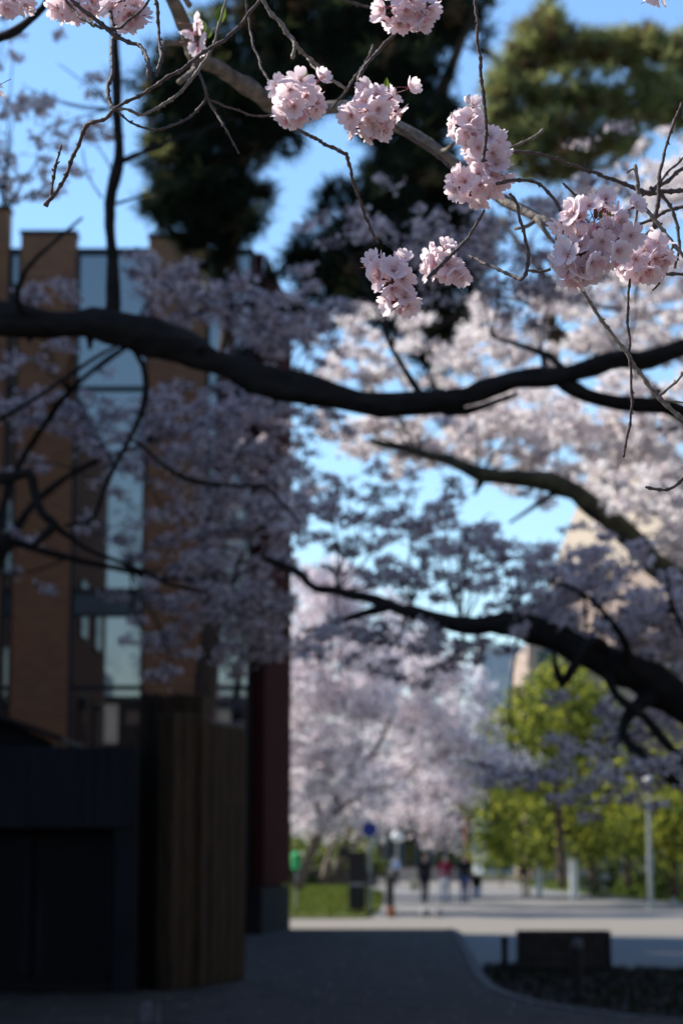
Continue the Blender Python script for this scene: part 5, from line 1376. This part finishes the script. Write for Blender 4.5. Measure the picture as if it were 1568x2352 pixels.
mb = MB(); mb.box((-10, 122.8, .03), (2, 123.2, 1.0)); mb.build('stem', M_PINEBARK, hg)
for k_, (x_, y_) in enumerate(((-3.9, 67), (-4.4, 82), (-4.0, 97))):
    o = empty('cherry_tree', (x_, y_, .03), ('nearest', 'middle', 'farthest')[k_] + ' of three tall lawn cherries hidden behind the brick building', 'tree')
    mb = MB(); S = spline([(Vector((x_, y_, .03)), .25), (Vector((x_ + .2, y_, 2)), .18), (Vector((x_, y_ + .2, 8)), .06)], .4)
    mb.tube([q_[0] for q_ in S], [q_[1] for q_ in S], 8); mb.build('trunk', M_BARKL, o, smooth=True)
    pp_ = nrng.normal(size=(160, 3)); pp_ /= np.linalg.norm(pp_, axis=1, keepdims=True); pp_ *= (nrng.random(160) ** .4)[:, None]
    cc_ = np.array([x_, y_, 7.8])[None] + pp_ * np.array([2.4, 1.9, 2.4])[None]
    ii_ = np.repeat(np.arange(160), 14)
    link_mesh('blossom_crown', quads_mesh('blossom_crown', faces_at(cc_[ii_] + nrng.normal(size=(len(ii_), 3)) * .25, .11, .9), [M_BL1, M_BL2], nrng.integers(0, 2, len(ii_))), o, 'stuff')
# shrubs in the shade under the right-hand trees
for i, (px, py, Y, rx, ry, lb) in enumerate(((1380, 2025, 90, 50, 22, 'dark rounded shrub behind the right verge, left of three'), (1450, 2020, 96, 54, 30, 'dark rounded shrub behind the right verge, middle of three'), (1520, 2025, 84, 44, 26, 'dark rounded shrub behind the right verge, right of three'), (1150, 1975, 120, 40, 18, 'dark shrub beside the white sign at the road end'), (1240, 1985, 105, 36, 22, 'bright green shrub beside the small white post'))):
    s_ = empty('shrub', at(px, 2030, Y), lb, 'shrub'); s_.location.z = .03
    leaf_crown([(px, py, Y, rx, ry, .8, 60)], s_, .07, 14, .18, [M_GR2, M_GR3, M_GR1], (.25, .7, .05) if i != 4 else (.4, .1, .5), name='foliage')
    mb = MB(); c_ = at(px, py, Y)
    mb.tube([(c_.x, Y, .03), (c_.x + .05, Y, c_.z)], [.05, .03], 6); mb.build('stem', M_PINEBARK, s_)

# ================================================================== FAR BUILDINGS
def far_building(name, label, x0, x1, y0, y1, z1, m, floors, cols, wm=M_GLASSF, wf=.7, fm=M_CONC, roof=True):
    o = empty(name, ((x0 + x1) / 2, y0, 0), label, 'building')
    mb = MB(); mb.box((x0, y0, 0), (x1, y1, z1)); mb.build('wall', m, o)
    if roof:
        mb = MB(); mb.box((x0 - .2, y0 - .2, z1 + .003), (x1 + .2, y1 + .2, z1 + .5)); mb.build('roof', fm, o)
    fh = z1 / floors; cw = (x1 - x0) / cols
    for f in range(floors):
        for c in range(cols):
            a, b = x0 + cw * (c + .5 - wf / 2), x0 + cw * (c + .5 + wf / 2)
            z0_ = f * fh + fh * .28
            mb = MB(); mb.box((a, y0 - .06, z0_), (b, y0 - .003, z0_ + fh * .6)); w = mb.build('window', fm, o)
            mb = MB(); mb.box((a + .08, y0 - .075, z0_ + .08), (b - .08, y0 - .062, z0_ + fh * .6 - .08)); mb.build('pane', wm, w)
    return o
far_building('pale_office_block', 'pale blue glass office block beyond the green trees', at(1104, 1600, 230).x, at(1206, 1600, 230).x, 230, 245, at(784, 1492, 230).z, M_PALEW, 6, 3, M_GLASSF, .86, M_PALEW)
xa, xb = at(1212, 1550, 160).x, at(1900, 1550, 160).x
tan = far_building('tan_gabled_building', 'tan brick building with a steep pointed roof behind the right blossoms', xa, xb, 160, 175, at(784, 1478, 160).z, M_TERRA, 5, 9, M_TEAL, .5, M_TERRA, False)
Lc = at(1262, 1345, 168); Fc = Vector((Lc.x + 7.6, 152.5, 0)); Rc = Fc + Vector((15.4, 7.7, 0)); Bc = Vector((Lc.x + 15.4, 175.7, 0))
ap = at(1400, 950, 166); zb_ = Lc.z
za = at(784, 1478, 160).z + .003
mb = MB()
mb.add([(Lc.x, 168, za), (Fc.x, Fc.y, za), (Rc.x, Rc.y, za), (Bc.x, Bc.y, za), (Lc.x, 168, zb_), (Fc.x, Fc.y, zb_), (Rc.x, Rc.y, zb_), (Bc.x, Bc.y, zb_)], [(0, 1, 5, 4), (1, 2, 6, 5), (2, 3, 7, 6), (3, 0, 4, 7), (3, 2, 1, 0)])
mb.build('tower', M_TERRA, tan)
mb = MB(); zc_ = zb_ + .003
mb.add([(Lc.x - .2, 168, zc_), (Fc.x, Fc.y - .2, zc_), (Rc.x + .2, Rc.y, zc_), (Bc.x, Bc.y + .2, zc_), tuple(ap)], [(0, 1, 4), (1, 2, 4), (2, 3, 4), (3, 0, 4), (3, 2, 1, 0)])
mb.build('roof', M_TILE, tan)
ent = empty('glass_entrance_hall', (at(965, 1950, 150).x, 150, 0), 'low dark teal glass hall at the far end of the road', 'building')
xa, xb = at(862, 1900, 150).x, at(1082, 1900, 150).x
mb = MB(); mb.box((xa, 150, 0), (xb, 162, at(784, 1836, 150).z)); mb.build('wall', M_TEAL, ent)
mb = MB(); mb.box((xa - .4, 149.2, at(784, 1836, 150).z + .003), (xb + .4, 162.4, at(784, 1828, 150).z)); mb.build('roof', M_FRAME, ent)
for i in range(7):
    w = (xb - xa) / 7
    mb = MB(); mb.box((xa + i * w + .1, 149.93, .3), (xa + (i + 1) * w - .1, 149.997, 3.6)); fr = mb.build('window', M_FRAME, ent)
    mb = MB(); mb.box((xa + i * w + .18, 149.90, .38), (xa + (i + 1) * w - .18, 149.928, 3.5)); mb.build('pane', M_GLASS, fr)
mb = MB(); mb.box((xa, 148.9, 0), (xb, 149.0, .9)); mb.build('low_wall', M_TERRA, ent)

# ================================================================== STREET FURNITURE
def pole(name, label, cat, px, base_y, Y, w, top_py, m, group=None):
    t = at(px, top_py, Y)
    o = empty(name, (t.x, Y, 0), label, cat, group)
    r = w * mpp(Y) / 2
    mb = MB(); mb.tube([(t.x, Y, 0), (t.x, Y, .12), (t.x, Y, .13), (t.x, Y, t.z)], [r * 1.7, r * 1.6, r, r * .85], 12)
    mb.build('pole', m, o)
    return o, t, r
# round blue sign
o, t, r = pole('road_sign', 'round blue traffic sign on a grey pole beside the black board', 'sign', 848, 2090, 64, 8, 1880, M_STEEL)
c = at(848, 1905, 64)
R_ = .235
mb = MB(); mb.tube([(c.x, 63.93, c.z), (c.x, 63.945, c.z)], [R_, R_], 32); mb.build('sign_rim', M_WHITE, o)
mb = MB(); mb.tube([(c.x, 63.915, c.z), (c.x, 63.928, c.z)], [R_ * .93, R_ * .93], 32); mb.build('sign_face', M_BLUE, o)
mb = MB(); mb.box((t.x - .06, 63.947, c.z - .03), (t.x + .06, 63.96, c.z + .03)); mb.build('bracket', M_STEEL, o)
mb = MB(); x = at(848, 1975, 64); mb.box((t.x - .05, 63.9, x.z - .35), (t.x + .07, 63.94, x.z + .35)); mb.build('side_plate', M_LAMPP, o)
# black board
Y = 62.5
sb = empty('notice_board', (at(820, 2050, Y).x, Y, .03), 'tall black notice board pillar with a short arm on the lawn', 'notice board')
a, b = at(800, 2000, Y), at(840, 2000, Y)
mb = MB(); mb.box((a.x, Y, .03), (b.x, Y + .2, at(784, 1955, Y).z), bev=.015); mb.build('pillar', M_BLACK, sb)
mb = MB(); mb.box((at(776, 1950, Y).x, Y + .03, at(784, 1968, Y).z), (a.x - .003, Y + .16, at(784, 1946, Y).z), bev=.01); mb.build('arm', M_BLACK, sb)
mb = MB(); mb.box((a.x + .05, Y - .012, at(784, 2034, Y).z), (b.x - .05, Y - .003, at(784, 2028, Y).z)); mb.build('text_strip', M_STEEL, sb)
# low black rail fence right of the board
fe = empty('rail_fence', (at(868, 2080, 63).x, 63, 0), 'low dark rail fence between the sign pole and the road', 'fence')
xa, xb = at(846, 2050, 63).x, at(888, 2050, 63).x
for py in (2012, 2030, 2050, 2068):
    z = at(784, py, 63).z
    mb = MB(); mb.box((xa + .02, 62.98, z - .02), (xb - .02, 63.02, z + .02)); mb.build('rail', M_BLACK, fe)
for x in (xa, xb):
    mb = MB(); mb.box((x - .02, 62.96, 0), (x + .02, 63.04, at(784, 2004, 63).z), bev=.006); mb.build('post', M_BLACK, fe)
mb = MB(); mb.box((xb + .03, 62.9, 0), (xb + .2, 63.1, 1.05), bev=.02)
pst = empty('timber_post', (xb + .12, 63, 0), 'thick dark brown timber post at the end of the rail fence', 'post')
mb.build('shaft', M_DARKBOX, pst)
mb = MB(); mb.box((xb + .02, 62.89, 1.053), (xb + .21, 63.11, 1.09), bev=.015); mb.build('cap', M_DARKBOX, pst)
cb = empty('terracotta_kerb_block', (at(898, 2088, 60).x, 60, 0), 'small terracotta block at the road edge by the fence', 'block')
p = at(898, 2088, 60)
mb = MB(); mb.box((p.x - .12, 59.9, 0.004), (p.x + .12, 60.1, .28), bev=.03); mb.build('block', M_ORANGE, cb)
# green plastic box by the leaning trunk
Y = 69
p = at(681, 1977, Y)
gb = empty('green_litter_bin', (p.x - .1, Y, .03), 'bright green plastic bin on a thin leg peeking past the red corner', 'bin')
mb = MB(); mb.tube([(p.x - .02, Y, 1.22), (p.x - .02, Y, 1.26), (p.x - .02, Y, 1.66)], [.10, .12, .14], 16); mb.build('body', M_GREEN, gb)
mb = MB(); mb.tube([(p.x - .02, Y, 1.663), (p.x - .02, Y, 1.70), (p.x - .02, Y, 1.78)], [.15, .15, .05], 16); mb.build('lid', M_GREEN, gb)
mb = MB(); mb.tube([(p.x - .02, Y, .03), (p.x - .02, Y, 1.217)], [.025, .025], 8); mb.build('leg', M_STEEL, gb)
# tall lamp post
o, t, r = pole('street_lamp', 'tall pale lamp post with a ball head at the right', 'street lamp', 1487, 2060, 68, 11, 1806, M_LAMPP)
c = at(1485, 1790, 68)
mb = MB(); mb.ball((t.x, 68, c.z), .13, 16, 10); mb.build('lamp_globe', M_WHITE, o, smooth=True)
mb = MB(); mb.tube([(t.x, 68, t.z), (t.x, 68, c.z - .15)], [r * 1.2, r * 1.4], 12); mb.build('collar', M_LAMPP, o)
b_ = at(1489, 1985, 68)
mb = MB(); mb.tube([(t.x, 68, b_.z - .3), (t.x, 68, b_.z - .29), (t.x, 68, b_.z + .3), (t.x, 68, b_.z + .31)], [r * .95, r * 1.15, r * 1.15, r * .95], 12); mb.build('sleeve', M_STEEL, o)
# second lamp with an arm
o, t, r = pole('street_lamp', 'thinner lamp post with a curved greenish hooded arm at the far right', 'street lamp', 1541, 2050, 78, 9, 1830, M_LAMPP)
P = [(Vector((t.x, 78, t.z)), r * .8), (Vector((t.x - .05, 78, t.z + .25)), r * .7), (Vector((t.x - .2, 78, t.z + .42)), r * .6), (Vector((t.x - .4, 78, t.z + .4)), r * .6)]
S = spline(P, .06); mb = MB(); mb.tube([s[0] for s in S], [s[1] for s in S], 8); mb.build('arm', M_LAMPP, o, smooth=True)
mb = MB(); mb.ball((t.x - .42, 78, t.z + .36), (.27, .16, .09), 14, 8); mb.build('lamp_hood', mat('greenish_hood', (.52, .58, .38), .5, .4), o, smooth=True)
# white posts on the verge
for px, w, top, base, Y, lb in ((1315, 15, 1973, 2040, 85, 'taller white square post on the right verge'), (1236, 13, 1974, 2034, 92, 'shorter white square post nearer the road end')):
    t = at(px, top, Y); r = w * mpp(Y) / 2
    o = empty('white_post', (t.x, Y, .03), lb, 'post')
    mb = MB(); mb.box((t.x - r, Y - r, .03), (t.x + r, Y + r, t.z - .1), bev=.02); mb.build('shaft', M_WHITE, o)
    mb = MB(); mb.box((t.x - r * 1.15, Y - r * 1.15, t.z - .097), (t.x + r * 1.15, Y + r * 1.15, t.z), bev=.03); mb.build('cap', M_WHITE, o)
# small globe lamp
o, t, r = pole('globe_lamp', 'small garden lamp with a white globe left of the white posts', 'lamp', 1209, 2025, 96, 5, 1975, M_BLACK)
c = at(1209, 1964, 96)
mb = MB(); mb.ball((t.x, 96, c.z), .26, 14, 9); mb.build('lamp_globe', M_WHITE, o, smooth=True)
o, t, r = pole('globe_lamp', 'white globe lamp near the hall beyond the sign', 'lamp', 912, 1985, 130, 5, 1935, M_STEEL)
mb = MB(); c = at(908, 1921, 130); mb.ball((t.x, 130, c.z), .34, 14, 9); mb.build('lamp_globe', M_WHITE, o, smooth=True)
# white sign at the road end
o, t, r = pole('white_sign', 'white square sign board at the end of the road', 'sign', 1101, 2000, 118, 6, 1960, M_STEEL)
c = at(1101, 1957, 118)
mb = MB(); mb.box((c.x - .42, 117.8, c.z - .42), (c.x + .42, 117.9, c.z + .42), bev=.03); mb.build('sign_face', M_WHITE, o)
mb = MB(); mb.box((c.x - .46, 117.903, c.z - .46), (c.x + .46, 117.96, c.z + .46), bev=.03); mb.build('sign_back', M_STEEL, o)
# brown pole
o, t, r = pole('timber_pole', 'orange-brown utility pole at the end of the road', 'pole', 1068, 1992, 112, 10, 1868, M_ORANGE)
mb = MB(); mb.box((t.x - .4, 111.9, t.z - .5), (t.x + .4, 112.0, t.z - .4)); mb.build('crossarm', M_ORANGE, o)
# white flower-tub lids on the road edge (two pale stones)
for px, lb in ((974, 'left pale round stone on the sunlit road in front of the walkers'), (1007, 'right pale round stone on the sunlit road in front of the walkers')):
    p = at(px, 2098, 60.5)
    o = empty('pale_stone', (p.x, 60.5, .004), lb, 'stone')
    mb = MB(); mb.tube([(p.x, 60.5, .004), (p.x, 60.5, .12), (p.x, 60.5, .2), (p.x, 60.5, .23)], [.125, .13, .10, .04], 14); mb.build('block', M_CONC, o, smooth=True)

# ================================================================== PEOPLE
def figure(label, px, Y, h, facing, top, legs, hair, step=.16, arms=(.12, -.12), sleeve=True, hair_long=.0, bag=None, hat=False):
    """standing or walking person: one remeshed body, clothing and hair as children"""
    base = at(px, 2072, Y)
    root = empty('person', (base.x, Y, 0.004), label, 'person', None, facing)
    s = h / 1.70
    V = lambda x, y, z: Vector((x, y, z)) * s
    hip = {-1: V(-.09, 0, .90), 1: V(.09, 0, .90)}
    knee = {-1: V(-.10, -step * .55 - .02, .49), 1: V(.10, step * .35 - .03, .50)}
    ank = {-1: V(-.10, -step, .085), 1: V(.10, step + .05, .10)}
    sho = {-1: V(-.185, .01, 1.40), 1: V(.185, .01, 1.40)}
    elb = {k: V(.235 * k, .03 - arms[0 if k < 0 else 1] * .6, 1.12) for k in (-1, 1)}
    wri = {k: V(.25 * k, -.04 - arms[0 if k < 0 else 1] * 1.3, .88) for k in (-1, 1)}
    def rem(mb, name, m, vox, parent):
        me = mb.mesh(name + '_raw', m)
        ob = bpy.data.objects.new(name + '_raw', me)
        COL.objects.link(ob)
        md = ob.modifiers.new('r', 'REMESH'); md.mode = 'VOXEL'; md.voxel_size = vox; md.use_smooth_shade = True
        sm = ob.modifiers.new('s', 'SMOOTH'); sm.factor = .5; sm.iterations = 2
        dg = bpy.context.evaluated_depsgraph_get()
        me2 = bpy.data.meshes.new_from_object(ob.evaluated_get(dg))
        me2.name = name
        bpy.data.objects.remove(ob); bpy.data.meshes.remove(me)
        if not me2.materials: me2.materials.append(m)
        o = bpy.data.objects.new(name, me2); COL.objects.link(o); o.parent = parent
        return o
    b = MB()
    # trunk, neck, head
    b.capsule(V(0, 0, .93), V(0, .0, 1.12), .125 * s, .115 * s, 14); b.capsule(V(-.06, 0, 1.30), V(.06, 0, 1.30), .115 * s, .115 * s, 14)
    b.capsule(V(0, 0, 1.1), V(0, 0, 1.33), .11 * s, .12 * s, 14); b.capsule(V(-.13, .01, 1.39), V(.13, .01, 1.39), .06 * s, .06 * s)
    b.capsule(V(0, .01, 1.38), V(0, -.005, 1.50), .055 * s, .05 * s)
    b.ball(V(0, -.01, 1.60), (.074 * s, .092 * s, .108 * s), 16, 12); b.ball(V(0, -.03, 1.545), (.055 * s, .065 * s, .06 * s), 12, 9)
    b.capsule(V(0, -.10, 1.60), V(0, -.118, 1.572), .010 * s, .014 * s, 8)
    b.capsule(V(-.02, -.088, 1.535), V(.02, -.088, 1.535), .010 * s, .010 * s, 8)
    for k in (-1, 1):
        b.ball(V(.076 * k, .005, 1.59), (.012 * s, .02 * s, .03 * s), 8, 6)
        b.capsule(sho[k], elb[k], .05 * s, .038 * s); b.capsule(elb[k], wri[k], .038 * s, .026 * s)
        d = (wri[k] - elb[k]).normalized()
        sd = Vector((0, 1, 0)); sd = (sd - d * sd.dot(d)).normalized()
        palm = wri[k] + d * .055 * s
        b.capsule(wri[k] + sd * .012 * s, palm + sd * .022 * s, .017 * s, .018 * s, 8); b.capsule(wri[k] - sd * .012 * s, palm - sd * .022 * s, .017 * s, .018 * s, 8)
        inw = Vector((-k, 0, 0))
        for i, L in enumerate((.062, .072, .068, .052)):
            o_ = sd * (-.030 + .020 * i) * s
            m1 = palm + o_ * 1.05 + d * L * .55 * s + inw * .008 * s
            b.capsule(palm + o_, m1, .0095 * s, .0088 * s, 6); b.capsule(m1, m1 + d * L * .5 * s + inw * .022 * s, .0088 * s, .0075 * s, 6)
        th = wri[k] + d * .02 * s - sd * .028 * s
        b.capsule(th, th + d * .035 * s - sd * .022 * s, .011 * s, .010 * s, 6); b.capsule(th + d * .035 * s - sd * .022 * s, th + d * .065 * s - sd * .026 * s + inw * .01 * s, .010 * s, .008 * s, 6)
        b.capsule(hip[k], knee[k], .082 * s, .056 * s, 12); b.capsule(knee[k], ank[k], .054 * s, .036 * s, 12)
        b.capsule(ank[k] + V(0, .02, -.03), ank[k] + V(0, -.12, -.05), .038 * s, .030 * s, 10)
    body = rem(b, 'body', M_SKIN, .0085, root)
    c = MB()
    c.capsule(V(-.05, 0, .98), V(.05, 0, .98), .128 * s, .128 * s, 14); c.capsule(V(0, 0, .98), V(0, 0, 1.32), .135 * s, .14 * s, 16); c.capsule(V(-.13, .01, 1.385), V(.13, .01, 1.385), .075 * s, .075 * s, 12); c.capsule(V(-.06, 0, 1.28), V(.06, 0, 1.28), .13 * s, .13 * s, 14)
    for k in (-1, 1):
        c.capsule(sho[k], elb[k], .066 * s, .052 * s)
        if sleeve: c.capsule(elb[k], elb[k].lerp(wri[k], .92), .052 * s, .040 * s)
    rem(c, 'jacket', top, .013, root)
    c = MB()
    c.capsule(V(-.06, 0, .92), V(.06, 0, .92), .122 * s, .122 * s, 14)
    for k in (-1, 1):
        c.capsule(hip[k], knee[k], .098 * s, .072 * s, 12); c.capsule(knee[k], knee[k].lerp(ank[k], .9), .070 * s, .056 * s, 12)
    rem(c, 'trousers', legs, .013, root)
    for k in (-1, 1):
        c = MB(); c.capsule(ank[k] + V(0, .03, -.03), ank[k] + V(0, -.14, -.048), .05 * s, .042 * s, 10); c.capsule(ank[k] + V(0, .02, .02), ank[k] + V(0, .02, -.02), .046 * s, .048 * s, 10)
        rem(c, 'shoe', M_WHITE if k > 0 and False else M_CGREY, .011, root)
    c = MB()
    c.ball(V(0, .012, 1.625), (.085 * s, .098 * s, .105 * s), 16, 12)
    if hair_long: c.capsule(V(0, .05, 1.60), V(0, .075, 1.60 - hair_long), .075 * s, .06 * s, 12)
    hm = rem(c, 'hat' if hat else 'hair', hair, .012, root)
    for k in (-1, 1):
        e = MB(); e.ball(V(.03 * k, -.098, 1.605), .008 * s, 8, 6); e.build('eye', M_EYE, None).parent = root
    return root, s, wri

walk = figure('walker with orange hair in dark clothes carrying a cream bag', 975, 79, 1.66, .15, M_CBLACK, M_CNAVY, M_HAIRO, .16, hair_long=.02)
b = at(952, 2022, 79)
bag = empty('cream_bag', (b.x, 78.9, 0.5), 'large cream shoulder bag held by the orange-haired walker', 'bag')
mb = MB(); mb.box((b.x - .20, 78.75, b.z - .36), (b.x + .16, 78.97, b.z + .06), bev=.06); mb.build('body', M_CCREAM, bag)
S = spline([(Vector((b.x - .12, 78.86, b.z + .05)), .016), (Vector((b.x - .02, 78.86, b.z + .42)), .016), (Vector((b.x + .10, 78.86, b.z + .05)), .016)], .05)
mb = MB(); mb.tube([q_[0] for q_ in S], [q_[1] for q_ in S], 7); mb.build('strap', M_CCREAM, bag, smooth=True)
figure('walker in a maroon top and pale trousers, in the middle of the three', 1022, 78, 1.66, -.1, M_CMAROON, M_CPALE, M_HAIRD, .10, hair_long=.12)
b = at(1016, 2025, 77.7)
wb = empty('white_pouch', (b.x, 77.72, .8), 'small white pouch held in front of the maroon-topped walker', 'bag')
mb = MB(); mb.box((b.x - .12, 77.70, b.z - .12), (b.x + .14, 77.76, b.z + .08), bev=.03); mb.build('body', M_WHITE, wb)
S = spline([(Vector((b.x - .10, 77.73, b.z + .08)), .008), (Vector((b.x - .02, 77.76, b.z + .45)), .008), (Vector((b.x + .10, 77.73, b.z + .08)), .008)], .05)
mb = MB(); mb.tube([q_[0] for q_ in S], [q_[1] for q_ in S], 6); mb.build('strap', M_WHITE, wb, smooth=True)
figure('walker in a black jacket and blue jeans, rightmost of the three', 1067, 78, 1.70, .05, M_CBLACK, M_CJEANS, M_HAIRD, .12)
b = at(1092, 2062, 78.2)
hb = empty('carrier_bag', (b.x, 78.2, .25), 'black and white carrier bag beside the walker in blue jeans', 'bag')
mb = MB(); mb.box((b.x - .14, 78.1, .28), (b.x + .2, 78.3, .56), bev=.05); mb.build('lower_panel', M_CPALE, hb)
mb = MB(); mb.box((b.x - .15, 78.09, .565), (b.x + .21, 78.31, .98), bev=.06); mb.build('upper_panel', M_CBLACK, hb)
S = spline([(Vector((b.x - .1, 78.2, .97)), .012), (Vector((b.x - .16, 78.2, 1.06)), .012), (Vector((b.x + .1, 78.2, .97)), .012)], .04)
mb = MB(); mb.tube([q_[0] for q_ in S], [q_[1] for q_ in S], 6); mb.build('handle', M_CBLACK, hb, smooth=True)
figure('distant person in a pale top and black trousers near the hall', 909, 128, 1.68, .2, M_CPALE, M_CBLACK, M_HAIRD, .06)
figure('distant person in dark clothes with a tan bag by the verge', 1207, 88, 1.70, -.3, M_CBLACK, M_CTAN, M_HAIRD, .08)

# a parked bicycle on the verge between the white posts
def bicycle(px, Y, label):
    p = at(px, 2040, Y)
    o = empty('bicycle', (p.x, Y, .03), label, 'bicycle')
    for x in (p.x - .5, p.x + .5):
        mb = MB(); ring = [(x + .31 * math.cos(a), Y, .36 + .31 * math.sin(a)) for a in [2 * math.pi * i / 24 for i in range(25)]]
        mb.tube(ring, [.022] * 25, 7, cap=False); w = mb.build('wheel', M_RUBBER, o)
        mb = MB()
        for i in range(8):
            a = math.pi * i / 8
            mb.tube([(x - .29 * math.cos(a), Y, .36 - .29 * math.sin(a)), (x + .29 * math.cos(a), Y, .36 + .29 * math.sin(a))], [.003, .003], 4)
        mb.build('spokes', M_STEEL, w)
    mb = MB()
    for a, b in (((-.5, .36), (-.1, .36)), ((-.1, .36), (.38, .82)), ((-.1, .36), (-.22, .86)), ((-.22, .84), (.36, .86)), ((-.5, .36), (-.2, .8)), ((.5, .36), (.34, .98))):
        mb.tube([(p.x + a[0], Y, a[1]), (p.x + b[0], Y, b[1])], [.018, .018], 7)
    mb.build('frame', M_STEEL, o)
    mb = MB(); mb.tube([(p.x + .34, Y - .26, 1.02), (p.x + .36, Y, .99), (p.x + .34, Y + .26, 1.02)], [.014] * 3, 7); mb.build('handlebar', M_BLACK, o)
    mb = MB(); mb.ball((p.x - .23, Y, .90), (.13, .08, .04), 10, 6); mb.build('saddle', M_BLACK, o, smooth=True)
    mb = MB(); mb.box((p.x + .42, Y - .16, .72), (p.x + .72, Y + .16, .96), bev=.03); mb.build('basket', M_STEEL, o)
bicycle(1356, 88, 'parked bicycle with a front basket right of the taller white post')

# ================================================================== trees behind the viewer, mirrored in the window glass
for i, (x, y, sc, lb) in enumerate(((-8, -12, .62, 'blossoming tree behind the viewer on the left'), (1, -15, .8, 'blossoming tree behind the viewer in the middle'), (-17, -14, .8, 'blossoming tree behind the viewer on the far left'))):
    o = empty('cherry_tree', (x, y, .1), lb, 'tree')
    mb = MB(); S = spline([(Vector((x, y, .05)), .35 * sc), (Vector((x + .2, y, 2.2 * sc)), .24 * sc), (Vector((x, y + .2, 4.5 * sc)), .18 * sc), (Vector((x + .3, y, 7 * sc)), .07 * sc)], .4)
    mb.tube([s[0] for s in S], [s[1] for s in S], 10); mb.build('trunk', M_BARK, o, smooth=True)
    n = 420
    p = nrng.normal(size=(n, 3)); p /= np.linalg.norm(p, axis=1, keepdims=True); p *= (nrng.random(n) ** .4)[:, None]
    cen = np.array([x, y, 6 * sc])[None] + p * np.array([4.6, 3.6, 3.0])[None] * sc
    idx = np.repeat(np.arange(n), 14)
    q = faces_at(cen[idx] + nrng.normal(size=(len(idx), 3)) * .3, .12, .9)
    link_mesh('blossom_crown', quads_mesh('blossom_crown', q, [M_BL1, M_BL2, M_GR3], nrng.integers(0, 3, len(idx))), o, 'stuff')
